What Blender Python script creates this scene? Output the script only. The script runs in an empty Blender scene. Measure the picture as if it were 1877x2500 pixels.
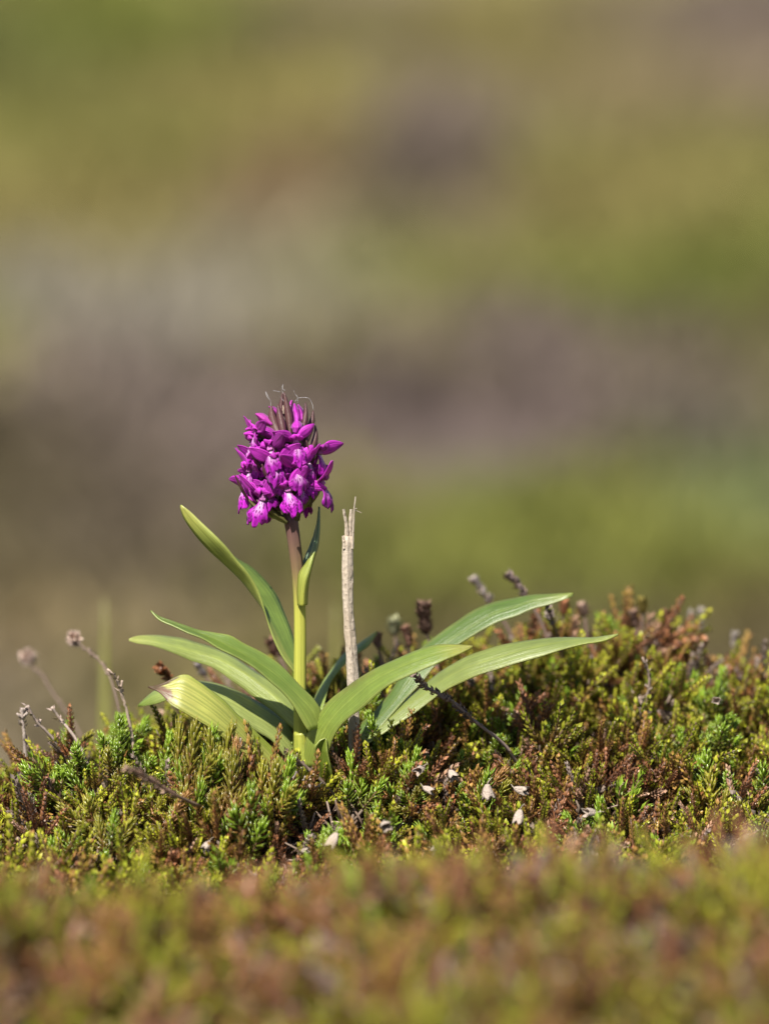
import bpy, math, random
import numpy as np
from mathutils import Vector, Matrix, noise as mnoise

rng = np.random.default_rng(7)
random.seed(7)
SC = bpy.context.scene
COL = SC.collection

# ------------------------------------------------------------------ camera, world, sun, exposure
IMW, IMH = 1877.0, 2500.0
MPP = 0.1333e-3                 # metres per photo pixel in the plane of the orchid (y = 0)
DIST = 1.6
PITCH = math.radians(8.0)
ORCH_PY = 2000.0
TARGET = Vector((0, 0, (ORCH_PY - IMH / 2) * MPP))
FWD = Vector((0, math.cos(PITCH), -math.sin(PITCH)))
UP = Vector((0, math.sin(PITCH), math.cos(PITCH)))
CAM = TARGET - FWD * DIST

cd = bpy.data.cameras.new('camera')
cam = bpy.data.objects.new('camera', cd)
COL.objects.link(cam)
cam.location = CAM
cam.rotation_euler = (math.radians(90) - PITCH, 0, 0)
cd.sensor_fit = 'VERTICAL'
cd.sensor_height = 36.0
cd.lens = 18.0 / ((IMH * MPP / 2) / DIST)
cd.clip_start = 0.02
cd.clip_end = 2000
cd.dof.use_dof = True
cd.dof.focus_distance = DIST - 0.004
cd.dof.aperture_fstop = 5.2
SC.camera = cam

SUN_DIR = Vector((-0.40, -0.80, 1.12)).normalized()      # towards the sun
world = bpy.data.worlds.new('World')
SC.world = world
world.use_nodes = True
wn = world.node_tree
wn.nodes.clear()
sky = wn.nodes.new('ShaderNodeTexSky')
sky.sky_type = 'NISHITA'
sky.sun_disc = False
sky.sun_elevation = math.asin(SUN_DIR.z)
sky.sun_rotation = math.atan2(SUN_DIR.x, SUN_DIR.y)
bgn = wn.nodes.new('ShaderNodeBackground')
bgn.inputs['Strength'].default_value = 0.056
won = wn.nodes.new('ShaderNodeOutputWorld')
wn.links.new(sky.outputs[0], bgn.inputs[0])
wn.links.new(bgn.outputs[0], won.inputs[0])

sl = bpy.data.lights.new('sun', 'SUN')
sl.energy = 4.8
sl.angle = math.radians(0.53)
sl.color = (1.0, 0.95, 0.86)
sun = bpy.data.objects.new('sun', sl)
COL.objects.link(sun)
sun.rotation_euler = SUN_DIR.to_track_quat('Z', 'Y').to_euler()
sun.location = (-2, -2, 3)

SC.view_settings.view_transform = 'Standard'
SC.view_settings.look = 'None'
SC.view_settings.exposure = 0.74
SC.view_settings.gamma = 1.0
SC.view_settings.use_curve_mapping = False
SC.cycles.max_bounces = 8
SC.cycles.transparent_max_bounces = 8

# ------------------------------------------------------------------ helpers
K = MPP / DIST
def P(px, py, dy=0.0):
    """photo pixel -> point of its ray at depth y = dy (metres behind the orchid)"""
    d = FWD + Vector((1, 0, 0)) * ((px - IMW / 2) * K) - UP * ((py - IMH / 2) * K)
    t = (dy - CAM.y) / d.y
    return CAM + d * t
def crop(x0, y0, x1, w=1661):
    s = (x1 - x0) / w
    return lambda p: (x0 + p[0] * s, y0 + p[1] * s)
C1 = crop(540, 920, 880)
C2 = crop(300, 1200, 900)
C3 = crop(700, 1350, 1560)
C4 = crop(0, 1480, 620)
C5 = crop(1277, 1400, 1877, 1659)
C6 = crop(550, 1700, 1150)

def tag(o, label=None, cat=None, group=None, kind=None):
    if label: o['label'] = label
    if cat: o['category'] = cat
    if group: o['group'] = group
    if kind: o['kind'] = kind
    return o
def empty(name, loc, parent=None):
    o = bpy.data.objects.new(name, None)
    o.empty_display_size = 0.005
    o.location = loc
    COL.objects.link(o)
    if parent: o.parent = parent
    return o
def mesh_np(name, V, F, cols=None, uvs=None, mat=None, smooth=True):
    """V (n,3), F list of int tuples or (m,3) array; cols (n,3); uvs (n,2) per vertex"""
    me = bpy.data.meshes.new(name)
    V = np.asarray(V, dtype=np.float32)
    if isinstance(F, np.ndarray):
        n, m = len(V), len(F)
        me.vertices.add(n); me.vertices.foreach_set('co', V.ravel())
        me.loops.add(m * 3); me.loops.foreach_set('vertex_index', F.astype(np.int32).ravel())
        me.polygons.add(m)
        me.polygons.foreach_set('loop_start', np.arange(0, m * 3, 3, dtype=np.int32))
        me.update(calc_edges=True)
    else:
        me.from_pydata([tuple(v) for v in V], [], [tuple(f) for f in F])
    if smooth:
        me.polygons.foreach_set('use_smooth', np.ones(len(me.polygons), dtype=bool))
    if cols is not None:
        a = me.color_attributes.new('Col', 'FLOAT_COLOR', 'POINT')
        c = np.ones((len(V), 4), dtype=np.float32); c[:, :3] = cols
        a.data.foreach_set('color', c.ravel())
    if uvs is not None:
        uvs = np.asarray(uvs, dtype=np.float32)
        u = me.uv_layers.new(name='UVMap')
        li = np.empty(len(me.loops), dtype=np.int32)
        me.loops.foreach_get('vertex_index', li)
        u.data.foreach_set('uv', uvs[li].ravel())
    if mat: me.materials.append(mat)
    me.update()
    return me
def obj(name, me, parent=None, loc=None):
    o = bpy.data.objects.new(name, me)
    COL.objects.link(o)
    if parent: o.parent = parent
    if loc is not None: o.location = loc
    return o
def catmull(pts, n):
    """resample a polyline (k,d) smoothly at n points, even in chord length"""
    p = np.asarray(pts, dtype=float)
    if len(p) == 2:
        t = np.linspace(0, 1, n)[:, None]
        return p[0] * (1 - t) + p[1] * t
    seg = np.linalg.norm(np.diff(p[:, :2] if p.shape[1] > 1 else p, axis=0), axis=1)
    cum = np.concatenate([[0], np.cumsum(np.maximum(seg, 1e-9))]); cum /= cum[-1]
    m = np.gradient(p, cum, axis=0)
    out = []
    for t in np.linspace(0, 1, n):
        i = min(np.searchsorted(cum, t, side='right') - 1, len(p) - 2)
        h = cum[i + 1] - cum[i]; s = (t - cum[i]) / h
        out.append((2*s**3-3*s**2+1)*p[i] + (s**3-2*s**2+s)*h*m[i] + (-2*s**3+3*s**2)*p[i+1] + (s**3-s**2)*h*m[i+1])
    return np.array(out)
def frame(d):
    d = np.asarray(d, float); d = d / np.linalg.norm(d)
    a = np.array([1., 0, 0]) if abs(d[0]) < 0.8 else np.array([0, 1., 0])
    u = np.cross(d, a); u /= np.linalg.norm(u)
    return d, u, np.cross(d, u)
def tube(pts, radii, sides=6, jit=0.0, seed=0, ridges=0.0, nr=3):
    """tapered closed tube -> V, F(list), t(along), a(around)"""
    r_ = np.random.default_rng(seed)
    p = np.asarray(pts, float); n = len(p)
    V, T, A, F = [], [], [], []
    tang = np.gradient(p, axis=0)
    d, u, w = frame(tang[0])
    for i in range(n):
        dn = tang[i] / np.linalg.norm(tang[i])
        u = u - dn * np.dot(u, dn); u /= np.linalg.norm(u); w = np.cross(dn, u)
        for k in range(sides):
            a = 2 * math.pi * k / sides
            r = radii[i] * (1 + jit * r_.normal() + ridges * math.cos(nr * a))
            V.append(p[i] + (u * math.cos(a) + w * math.sin(a)) * r); T.append(i / (n - 1)); A.append(k / sides)
    for i in range(n - 1):
        for k in range(sides):
            k2 = (k + 1) % sides
            F.append((i*sides+k, i*sides+k2, (i+1)*sides+k2, (i+1)*sides+k))
    V.append(p[0]); T.append(0); A.append(0); V.append(p[-1]); T.append(1); A.append(0)
    b, e = n * sides, n * sides + 1
    for k in range(sides):
        k2 = (k + 1) % sides
        F.append((b, k2, k)); F.append((e, (n-1)*sides+k, (n-1)*sides+k2))
    return np.array(V), F, np.array(T), np.array(A)
def tris(F):
    out = []
    for f in F:
        for k in range(1, len(f) - 1): out.append((f[0], f[k], f[k+1]))
    return np.array(out, dtype=np.int64)
def smooth01(a, b, x):
    t = np.clip((x - a) / (b - a), 0, 1)
    return t * t * (3 - 2 * t)

# ------------------------------------------------------------------ materials
def new_mat(name):
    m = bpy.data.materials.new(name); m.use_nodes = True
    nt = m.node_tree; nt.nodes.clear()
    return m, nt, nt.nodes.new, nt.links.new
def out_mat(nt, bsdf_out):
    o = nt.nodes.new('ShaderNodeOutputMaterial'); nt.links.new(bsdf_out, o.inputs[0])
def principled(N, rough=0.5, spec=0.5):
    b = N('ShaderNodeBsdfPrincipled')
    b.inputs['Roughness'].default_value = rough
    b.inputs['Specular IOR Level'].default_value = spec
    return b
def math_n(N, L, op, a, b=None, clamp=False):
    n = N('ShaderNodeMath'); n.operation = op; n.use_clamp = clamp
    for i, v in enumerate((a, b)):
        if v is None: continue
        if isinstance(v, (int, float)): n.inputs[i].default_value = v
        else: L(v, n.inputs[i])
    return n.outputs[0]
def mix_c(N, L, f, a, b, mode='MIX'):
    n = N('ShaderNodeMix'); n.data_type = 'RGBA'; n.blend_type = mode
    for i, v in ((0, f), (6, a), (7, b)):
        if isinstance(v, (int, float)): n.inputs[i].default_value = v
        elif isinstance(v, tuple): n.inputs[i].default_value = (*v, 1)
        else: L(v, n.inputs[i])
    return n.outputs[2]
def noise_n(N, L, scale, vec=None, detail=3, out=0):
    n = N('ShaderNodeTexNoise'); n.inputs['Scale'].default_value = scale; n.inputs['Detail'].default_value = detail
    if vec is not None: L(vec, n.inputs['Vector'])
    return n.outputs[out]
def ramp(N, L, f, stops):
    n = N('ShaderNodeValToRGB'); L(f, n.inputs[0])
    e = n.color_ramp.elements
    while len(e) < len(stops): e.new(0.5)
    for el, (p, c) in zip(e, stops):
        el.position = p; el.color = (*c, 1) if len(c) == 3 else c
    return n.outputs[0]
def translucent_mix(N, L, bsdf, color, fac):
    t = N('ShaderNodeBsdfTranslucent')
    if isinstance(color, tuple): t.inputs[0].default_value = (*color, 1)
    else: L(color, t.inputs[0])
    m = N('ShaderNodeMixShader'); m.inputs[0].default_value = fac
    L(bsdf.outputs[0], m.inputs[1]); L(t.outputs[0], m.inputs[2])
    return m.outputs[0]

def foliage_mat(name, rough, spec, trans, per_object=True, grain=0.25):
    m, nt, N, L = new_mat(name)
    c = N('ShaderNodeVertexColor'); c.layer_name = 'Col'
    col = c.outputs[0]
    tc = N('ShaderNodeTexCoord')
    n = noise_n(N, L, 1800, tc.outputs['Object'], 2)
    v = math_n(N, L, 'MULTIPLY_ADD', n, grain * 2); v.node.inputs[2].default_value = 1 - grain
    if per_object:
        oi = N('ShaderNodeObjectInfo')
        r = math_n(N, L, 'MULTIPLY_ADD', oi.outputs['Random'], 0.45); r.node.inputs[2].default_value = 0.78
        v = math_n(N, L, 'MULTIPLY', v, r)
    hs = N('ShaderNodeHueSaturation'); L(col, hs.inputs['Color']); L(v, hs.inputs['Value'])
    col = hs.outputs[0]
    b = principled(N, rough, spec); L(col, b.inputs['Base Color'])
    if trans > 0:
        out_mat(nt, translucent_mix(N, L, b, col, trans))
    else: out_mat(nt, b.outputs[0])
    return m
M_LING = foliage_mat('ling_leaf', 0.36, 0.6, 0.12)
M_NEEDLE = foliage_mat('needle_leaf', 0.26, 0.6, 0.15)
M_WOOD = foliage_mat('twig_bark', 0.75, 0.25, 0.0, grain=0.4)
M_MAT = foliage_mat('heather_mat', 0.48, 0.4, 0.1, per_object=False)
M_MOOR = foliage_mat('moor_plants', 0.7, 0.15, 0.08, per_object=False)

def orchid_leaf_mat():
    m, nt, N, L = new_mat('orchid_leaf')
    uv = N('ShaderNodeUVMap'); uv.uv_map = 'UVMap'
    sep = N('ShaderNodeSeparateXYZ'); L(uv.outputs[0], sep.inputs[0])
    u, v = sep.outputs[0], sep.outputs[1]
    tc = N('ShaderNodeTexCoord')
    oi = N('ShaderNodeObjectInfo')
    # parallel veins: thin darker lines along the blade
    mp = N('ShaderNodeCombineXYZ')
    L(math_n(N, L, 'MULTIPLY', u, 11.0), mp.inputs[0]); L(math_n(N, L, 'MULTIPLY', v, 0.6), mp.inputs[1])
    nv = noise_n(N, L, 1.0, mp.outputs[0], 0)
    ph = math_n(N, L, 'MULTIPLY_ADD', u, 44.0); L(math_n(N, L, 'MULTIPLY', nv, 5.0), ph.node.inputs[2])
    vein = math_n(N, L, 'POWER', math_n(N, L, 'ABSOLUTE', math_n(N, L, 'SINE', ph)), 6.0)
    mp2 = N('ShaderNodeCombineXYZ')
    L(math_n(N, L, 'MULTIPLY', u, 40.0), mp2.inputs[0]); L(math_n(N, L, 'MULTIPLY', v, 9.0), mp2.inputs[1])
    streak = noise_n(N, L, 1.0, mp2.outputs[0], 3)
    big = noise_n(N, L, 90, tc.outputs['Object'], 3)
    c = N('ShaderNodeVertexColor'); c.layer_name = 'Col'
    col = mix_c(N, L, math_n(N, L, 'MULTIPLY', vein, 0.45), mix_c(N, L, 1.0, c.outputs[0], (1.70, 1.45, 1.08), 'MULTIPLY'), (0.12, 0.19, 0.03))
    vv = math_n(N, L, 'MULTIPLY_ADD', streak, 0.5); vv.node.inputs[2].default_value = 0.75
    v2 = math_n(N, L, 'MULTIPLY_ADD', big, 0.5); v2.node.inputs[2].default_value = 0.75
    hs = N('ShaderNodeHueSaturation'); L(col, hs.inputs['Color'])
    L(math_n(N, L, 'MULTIPLY', vv, v2), hs.inputs['Value'])
    L(math_n(N, L, 'MULTIPLY_ADD', oi.outputs['Random'], 0.02), hs.inputs['Hue']); hs.inputs['Hue'].links[0].from_node.inputs[2].default_value = 0.49
    fine = noise_n(N, L, 3500, tc.outputs['Object'], 2)
    b = principled(N, 0.36, 0.8); L(hs.outputs[0], b.inputs['Base Color'])
    bump = N('ShaderNodeBump'); bump.inputs['Strength'].default_value = 0.5; bump.inputs['Distance'].default_value = 0.00025
    h = math_n(N, L, 'MULTIPLY_ADD', vein, -0.8); L(fine, h.node.inputs[2])
    L(h, bump.inputs['Height']); L(bump.outputs[0], b.inputs['Normal'])
    b.inputs['Coat Weight'].default_value = 0.25; b.inputs['Coat Roughness'].default_value = 0.3
    rr = math_n(N, L, 'MULTIPLY_ADD', streak, 0.25); rr.node.inputs[2].default_value = 0.22
    L(rr, b.inputs['Roughness'])
    tcol = mix_c(N, L, 1.0, hs.outputs[0], (0.75, 1.0, 0.25), 'MULTIPLY')
    out_mat(nt, translucent_mix(N, L, b, tcol, 0.28))
    return m
M_LEAF = orchid_leaf_mat()

def stem_mat():
    m, nt, N, L = new_mat('orchid_stem')
    uv = N('ShaderNodeUVMap'); uv.uv_map = 'UVMap'
    sep = N('ShaderNodeSeparateXYZ'); L(uv.outputs[0], sep.inputs[0])
    mp = N('ShaderNodeCombineXYZ')
    L(math_n(N, L, 'MULTIPLY', sep.outputs[0], 26.0), mp.inputs[0]); L(math_n(N, L, 'MULTIPLY', sep.outputs[1], 3.0), mp.inputs[1])
    st = noise_n(N, L, 1.0, mp.outputs[0], 3)
    c = N('ShaderNodeVertexColor'); c.layer_name = 'Col'
    f = math_n(N, L, 'MULTIPLY_ADD', st, 1.0); f.node.inputs[2].default_value = 0.5
    hs = N('ShaderNodeHueSaturation'); L(c.outputs[0], hs.inputs['Color']); L(f, hs.inputs['Value'])
    b = principled(N, 0.42, 0.4); L(hs.outputs[0], b.inputs['Base Color'])
    bump = N('ShaderNodeBump'); bump.inputs['Strength'].default_value = 0.5; bump.inputs['Distance'].default_value = 0.0003
    L(st, bump.inputs['Height']); L(bump.outputs[0], b.inputs['Normal'])
    out_mat(nt, translucent_mix(N, L, b, hs.outputs[0], 0.12))
    return m
M_STEM = stem_mat()

def petal_mat(name, col, tcol, trans, spots=False):
    m, nt, N, L = new_mat(name)
    uv = N('ShaderNodeUVMap'); uv.uv_map = 'UVMap'
    oi = N('ShaderNodeObjectInfo')
    sep = N('ShaderNodeSeparateXYZ'); L(uv.outputs[0], sep.inputs[0])
    u, v = sep.outputs[0], sep.outputs[1]
    mp = N('ShaderNodeCombineXYZ')
    L(math_n(N, L, 'MULTIPLY', u, 9.0), mp.inputs[0]); L(math_n(N, L, 'MULTIPLY', v, 1.5), mp.inputs[1])
    L(math_n(N, L, 'MULTIPLY', oi.outputs['Random'], 50.0), mp.inputs[2])
    st = noise_n(N, L, 1.2, mp.outputs[0], 3)
    f = math_n(N, L, 'MULTIPLY_ADD', st, 1.7); f.node.inputs[2].default_value = 0.15
    r = math_n(N, L, 'MULTIPLY_ADD', oi.outputs['Random'], 0.55); r.node.inputs[2].default_value = 0.72
    hs = N('ShaderNodeHueSaturation'); hs.inputs['Color'].default_value = (*col, 1)
    L(math_n(N, L, 'MULTIPLY', f, r), hs.inputs['Value'])
    c = hs.outputs[0]
    if spots:
        au = math_n(N, L, 'ABSOLUTE', math_n(N, L, 'SUBTRACT', u, 0.5))
        # pale throat: wide above, narrowing and ending two thirds down the lip
        a1 = math_n(N, L, 'MULTIPLY_ADD', au, -3.6); a1.node.inputs[2].default_value = 1.3
        a2 = math_n(N, L, 'MULTIPLY_ADD', v, -2.1); a2.node.inputs[2].default_value = 1.4
        pale = math_n(N, L, 'MULTIPLY', math_n(N, L, 'MAXIMUM', a1, 0.0, True), math_n(N, L, 'MAXIMUM', a2, 0.0, True), True)
        c = mix_c(N, L, pale, c, (0.90, 0.62, 0.86))
        vm = N('ShaderNodeCombineXYZ')
        L(math_n(N, L, 'MULTIPLY', u, 8.0), vm.inputs[0]); L(math_n(N, L, 'MULTIPLY', v, 7.0), vm.inputs[1])
        L(math_n(N, L, 'MULTIPLY', oi.outputs['Random'], 37.0), vm.inputs[2])
        vo = N('ShaderNodeTexVoronoi'); vo.inputs['Scale'].default_value = 1.0; L(vm.outputs[0], vo.inputs['Vector'])
        nz = noise_n(N, L, 2.0, vm.outputs[0], 2)
        thr = math_n(N, L, 'MULTIPLY_ADD', nz, 0.35); thr.node.inputs[2].default_value = 0.22
        s = math_n(N, L, 'LESS_THAN', vo.outputs['Distance'], thr)
        s = math_n(N, L, 'MULTIPLY', s, math_n(N, L, 'GREATER_THAN', v, 0.13))
        c = mix_c(N, L, math_n(N, L, 'MULTIPLY', s, 0.9), c, (0.20, 0.002, 0.19))
    b = principled(N, 0.45, 0.35); L(c, b.inputs['Base Color'])
    b.inputs['Sheen Weight'].default_value = 0.12
    bump = N('ShaderNodeBump'); bump.inputs['Strength'].default_value = 0.8; bump.inputs['Distance'].default_value = 0.0006
    L(st, bump.inputs['Height']); L(bump.outputs[0], b.inputs['Normal'])
    tm = mix_c(N, L, 1.0, c, tcol, 'MULTIPLY')
    out_mat(nt, translucent_mix(N, L, b, tm, trans))
    return m
M_PETAL = petal_mat('petal_magenta', (0.60, 0.040, 0.56), (1.1, 0.55, 1.05), 0.35)
M_LIP = petal_mat('lip_spotted', (0.46, 0.014, 0.46), (1.1, 0.5, 1.0), 0.3, spots=True)
M_PINK = petal_mat('petal_pink', (0.55, 0.06, 0.46), (1.1, 0.6, 0.95), 0.4)

def bract_mat(name, c0, c1):
    m, nt, N, L = new_mat(name)
    uv = N('ShaderNodeUVMap'); uv.uv_map = 'UVMap'
    tc = N('ShaderNodeTexCoord')
    n1 = noise_n(N, L, 260, tc.outputs['Object'], 4)
    n2 = noise_n(N, L, 5000, tc.outputs['Object'], 2)
    c = mix_c(N, L, n1, c0, c1)
    f = math_n(N, L, 'MULTIPLY_ADD', n2, 0.9); f.node.inputs[2].default_value = 0.55
    hs = N('ShaderNodeHueSaturation'); L(c, hs.inputs['Color']); L(f, hs.inputs['Value'])
    b = principled(N, 0.4, 0.5); L(hs.outputs[0], b.inputs['Base Color'])
    bump = N('ShaderNodeBump'); bump.inputs['Strength'].default_value = 0.6; bump.inputs['Distance'].default_value = 0.0002
    L(n2, bump.inputs['Height']); L(bump.outputs[0], b.inputs['Normal'])
    out_mat(nt, translucent_mix(N, L, b, hs.outputs[0], 0.12))
    return m
M_BRACT = bract_mat('bract_purple_brown', (0.075, 0.022, 0.036), (0.150, 0.078, 0.062))
M_BRACT_G = bract_mat('bract_olive', (0.11, 0.085, 0.035), (0.15, 0.15, 0.04))
M_OVARY = bract_mat('ovary_green_purple', (0.10, 0.03, 0.06), (0.11, 0.11, 0.03))

def dead_mat(name, c0, c1, c2, scale=700):
    m, nt, N, L = new_mat(name)
    uv = N('ShaderNodeUVMap'); uv.uv_map = 'UVMap'
    sep = N('ShaderNodeSeparateXYZ'); L(uv.outputs[0], sep.inputs[0])
    tc = N('ShaderNodeTexCoord')
    mp = N('ShaderNodeCombineXYZ')
    L(math_n(N, L, 'MULTIPLY', sep.outputs[0], 16.0), mp.inputs[0]); L(math_n(N, L, 'MULTIPLY', sep.outputs[1], 5.0), mp.inputs[1])
    st = noise_n(N, L, 1.0, mp.outputs[0], 4)
    sp = noise_n(N, L, scale, tc.outputs['Object'], 3)
    bl = noise_n(N, L, 60, tc.outputs['Object'], 3)
    c = mix_c(N, L, st, c0, c1)
    c = mix_c(N, L, ramp(N, L, bl, [(0.5, (0, 0, 0)), (0.75, (0.7, 0.7, 0.7))]), c, (0.34, 0.25, 0.16))
    c = mix_c(N, L, ramp(N, L, sp, [(0.62, (0, 0, 0)), (0.72, (0.8, 0.8, 0.8))]), c, c2)
    b = principled(N, 0.75, 0.2); L(c, b.inputs['Base Color'])
    bump = N('ShaderNodeBump'); bump.inputs['Strength'].default_value = 0.8; bump.inputs['Distance'].default_value = 0.0005
    L(math_n(N, L, 'ADD', st, sp), bump.inputs['Height']); L(bump.outputs[0], b.inputs['Normal'])
    out_mat(nt, b.outputs[0])
    return m
M_STALK = dead_mat('weathered_stalk', (0.62, 0.53, 0.43), (0.38, 0.31, 0.24), (0.16, 0.11, 0.08))
M_CAPSULE = dead_mat('dry_papery_flower', (0.52, 0.45, 0.38), (0.36, 0.27, 0.22), (0.28, 0.17, 0.12), 1500)

def silk_mat():
    m, nt, N, L = new_mat('spider_silk')
    b = principled(N, 0.25, 0.6); b.inputs['Base Color'].default_value = (0.85, 0.85, 0.88, 1)
    t = N('ShaderNodeBsdfTransparent'); mx = N('ShaderNodeMixShader'); mx.inputs[0].default_value = 0.55
    L(b.outputs[0], mx.inputs[1]); L(t.outputs[0], mx.inputs[2]); out_mat(nt, mx.outputs[0])
    return m
M_SILK = silk_mat()

def ground_mat():
    m, nt, N, L = new_mat('moorland_ground')
    c = N('ShaderNodeVertexColor'); c.layer_name = 'Col'
    tc = N('ShaderNodeTexCoord')
    n1 = noise_n(N, L, 3.0, tc.outputs['Object'], 6)
    n2 = noise_n(N, L, 140.0, tc.outputs['Object'], 5)
    f1 = math_n(N, L, 'MULTIPLY_ADD', n1, 0.6); f1.node.inputs[2].default_value = 0.7
    f2 = math_n(N, L, 'MULTIPLY_ADD', n2, 1.0); f2.node.inputs[2].default_value = 0.5
    hs = N('ShaderNodeHueSaturation'); L(c.outputs[0], hs.inputs['Color']); L(math_n(N, L, 'MULTIPLY', f1, f2), hs.inputs['Value'])
    b = principled(N, 0.9, 0.1); L(hs.outputs[0], b.inputs['Base Color'])
    bump = N('ShaderNodeBump'); bump.inputs['Strength'].default_value = 0.8; bump.inputs['Distance'].default_value = 0.004
    L(n2, bump.inputs['Height']); L(bump.outputs[0], b.inputs['Normal'])
    out_mat(nt, b.outputs[0])
    return m
M_GROUND = ground_mat()

# ------------------------------------------------------------------ terrain
# line of the plant tops along the crest of the mound, in photo pixels, and how far back that crest lies
CR_PX = np.array([-900, -300, 0, 100, 190, 280, 350, 450, 560, 650, 760, 850, 1000, 1150, 1250, 1350, 1500, 1600, 1700, 1780, 1877, 2200, 2800], float)
CR_PY = np.array([1930, 1870, 1845, 1815, 1735, 1730, 1780, 1745, 1700, 1650, 1620, 1600, 1600, 1560, 1530, 1500, 1492, 1512, 1575, 1620, 1632, 1700, 1880], float)
CR_Y = np.array([.03, .03, .03, .025, .02, .02, .03, .045, .06, .065, .07, .07, .075, .08, .085, .09, .09, .085, .085, .08, .08, .08, .08], float)
CR_X = np.array([P(a, b, c).x for a, b, c in zip(CR_PX, CR_PY, CR_Y)])
CR_Z = np.array([P(a, b, c).z for a, b, c in zip(CR_PX, CR_PY, CR_Y)])
THICK = 0.021
FG_Y = -0.27
FG_L, FG_R = P(0, 2215, FG_Y).z, P(1877, 2085, FG_Y).z
def vnoise(x, y, s, seed=0):
    x = np.atleast_1d(x); y = np.atleast_1d(y)
    return np.array([mnoise.noise(Vector((a * s + seed * 13.7, b * s - seed * 7.1, seed * 3.3))) for a, b in zip(x.ravel(), y.ravel())]).reshape(x.shape)
MOOR_Z = -0.45
def canopy(x, y):
    x = np.asarray(x, float); y = np.asarray(y, float)
    yc = np.interp(x, CR_X, CR_Y); zc = np.interp(x, CR_X, CR_Z)
    zf = -0.004 + 0.003 * np.sin(x * 40)
    fgz = FG_L + (FG_R - FG_L) * smooth01(-0.11, 0.11, x)
    kx = smooth01(-0.02, 0.045, x)
    lin = np.clip((y + 0.06) / (yc + 0.06), 0, 1)
    steep = 0.4 * lin + 0.6 * smooth01(-0.055, 0.02, y)
    fgz = fgz + 0.004 * np.sin(x * 55 + 1.0) + 0.003 * np.sin(x * 120 + 2.0)
    up = zf + (zc - zf) * (steep * (1 - kx) + (0.5 * lin + 0.5 * smooth01(-0.06, yc, y)) * kx)
    up = up + 0.007 * np.exp(-((x - P(530, 1850).x) / 0.028) ** 2 - ((y + 0.030) / 0.016) ** 2) + 0.004 * np.exp(-((x - P(900, 1850).x) / 0.02) ** 2 - ((y + 0.018) / 0.014) ** 2)
    fg = zf - 0.012 + (fgz - zf + 0.012) * smooth01(-0.07, FG_Y, y)
    front = np.where(y < -0.06, np.minimum(zf - 0.010 * smooth01(-0.06, -0.11, y), 9), up)
    front = np.where(y < -0.11, zf - 0.010 + (fgz - zf + 0.010) * smooth01(-0.11, FG_Y, y), front)
    front = np.where(y < FG_Y, fgz - 0.012 * smooth01(FG_Y, -0.40, y) - 0.25 * np.clip(-0.42 - y, 0, 0.6), front)
    back = zc + (MOOR_Z - zc) * smooth01(0, 1.25, y - yc) - 0.10 * (1 - np.exp(-np.clip(y - yc, 0, 9) / 0.12)) * (1 - smooth01(0.3, 1.25, y - yc))
    z = np.where(y > yc, back, front)
    side = smooth01(0.35, 1.6, np.abs(x))
    return z * (1 - side) + (MOOR_Z * 0.8) * side * 1.0 + 0 * x
def ground_z(x, y):
    x = np.asarray(x, float); y = np.asarray(y, float)
    far = smooth01(0.8, 3.0, np.hypot(x, np.maximum(y, 0)))
    z = canopy(x, y) - THICK * (1 - far)
    d = np.hypot(x, y)
    und = (0.05 * np.sin(x * 0.9 + 0.4) * np.cos(y * 0.7) + 0.04 * np.sin(y * 1.7 + x * 0.6)) * smooth01(1.5, 5, d)
    und = und + 0.25 * np.sin(y * 0.16 + 0.8 + 0.5 * np.sin(x * 0.1)) * smooth01(8, 30, d) + 6.0 * smooth01(60, 260, y) + 3.0 * smooth01(60, 260, np.abs(x))
    return z + und
def GZ(x, y): return float(ground_z(x, y))

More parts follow.
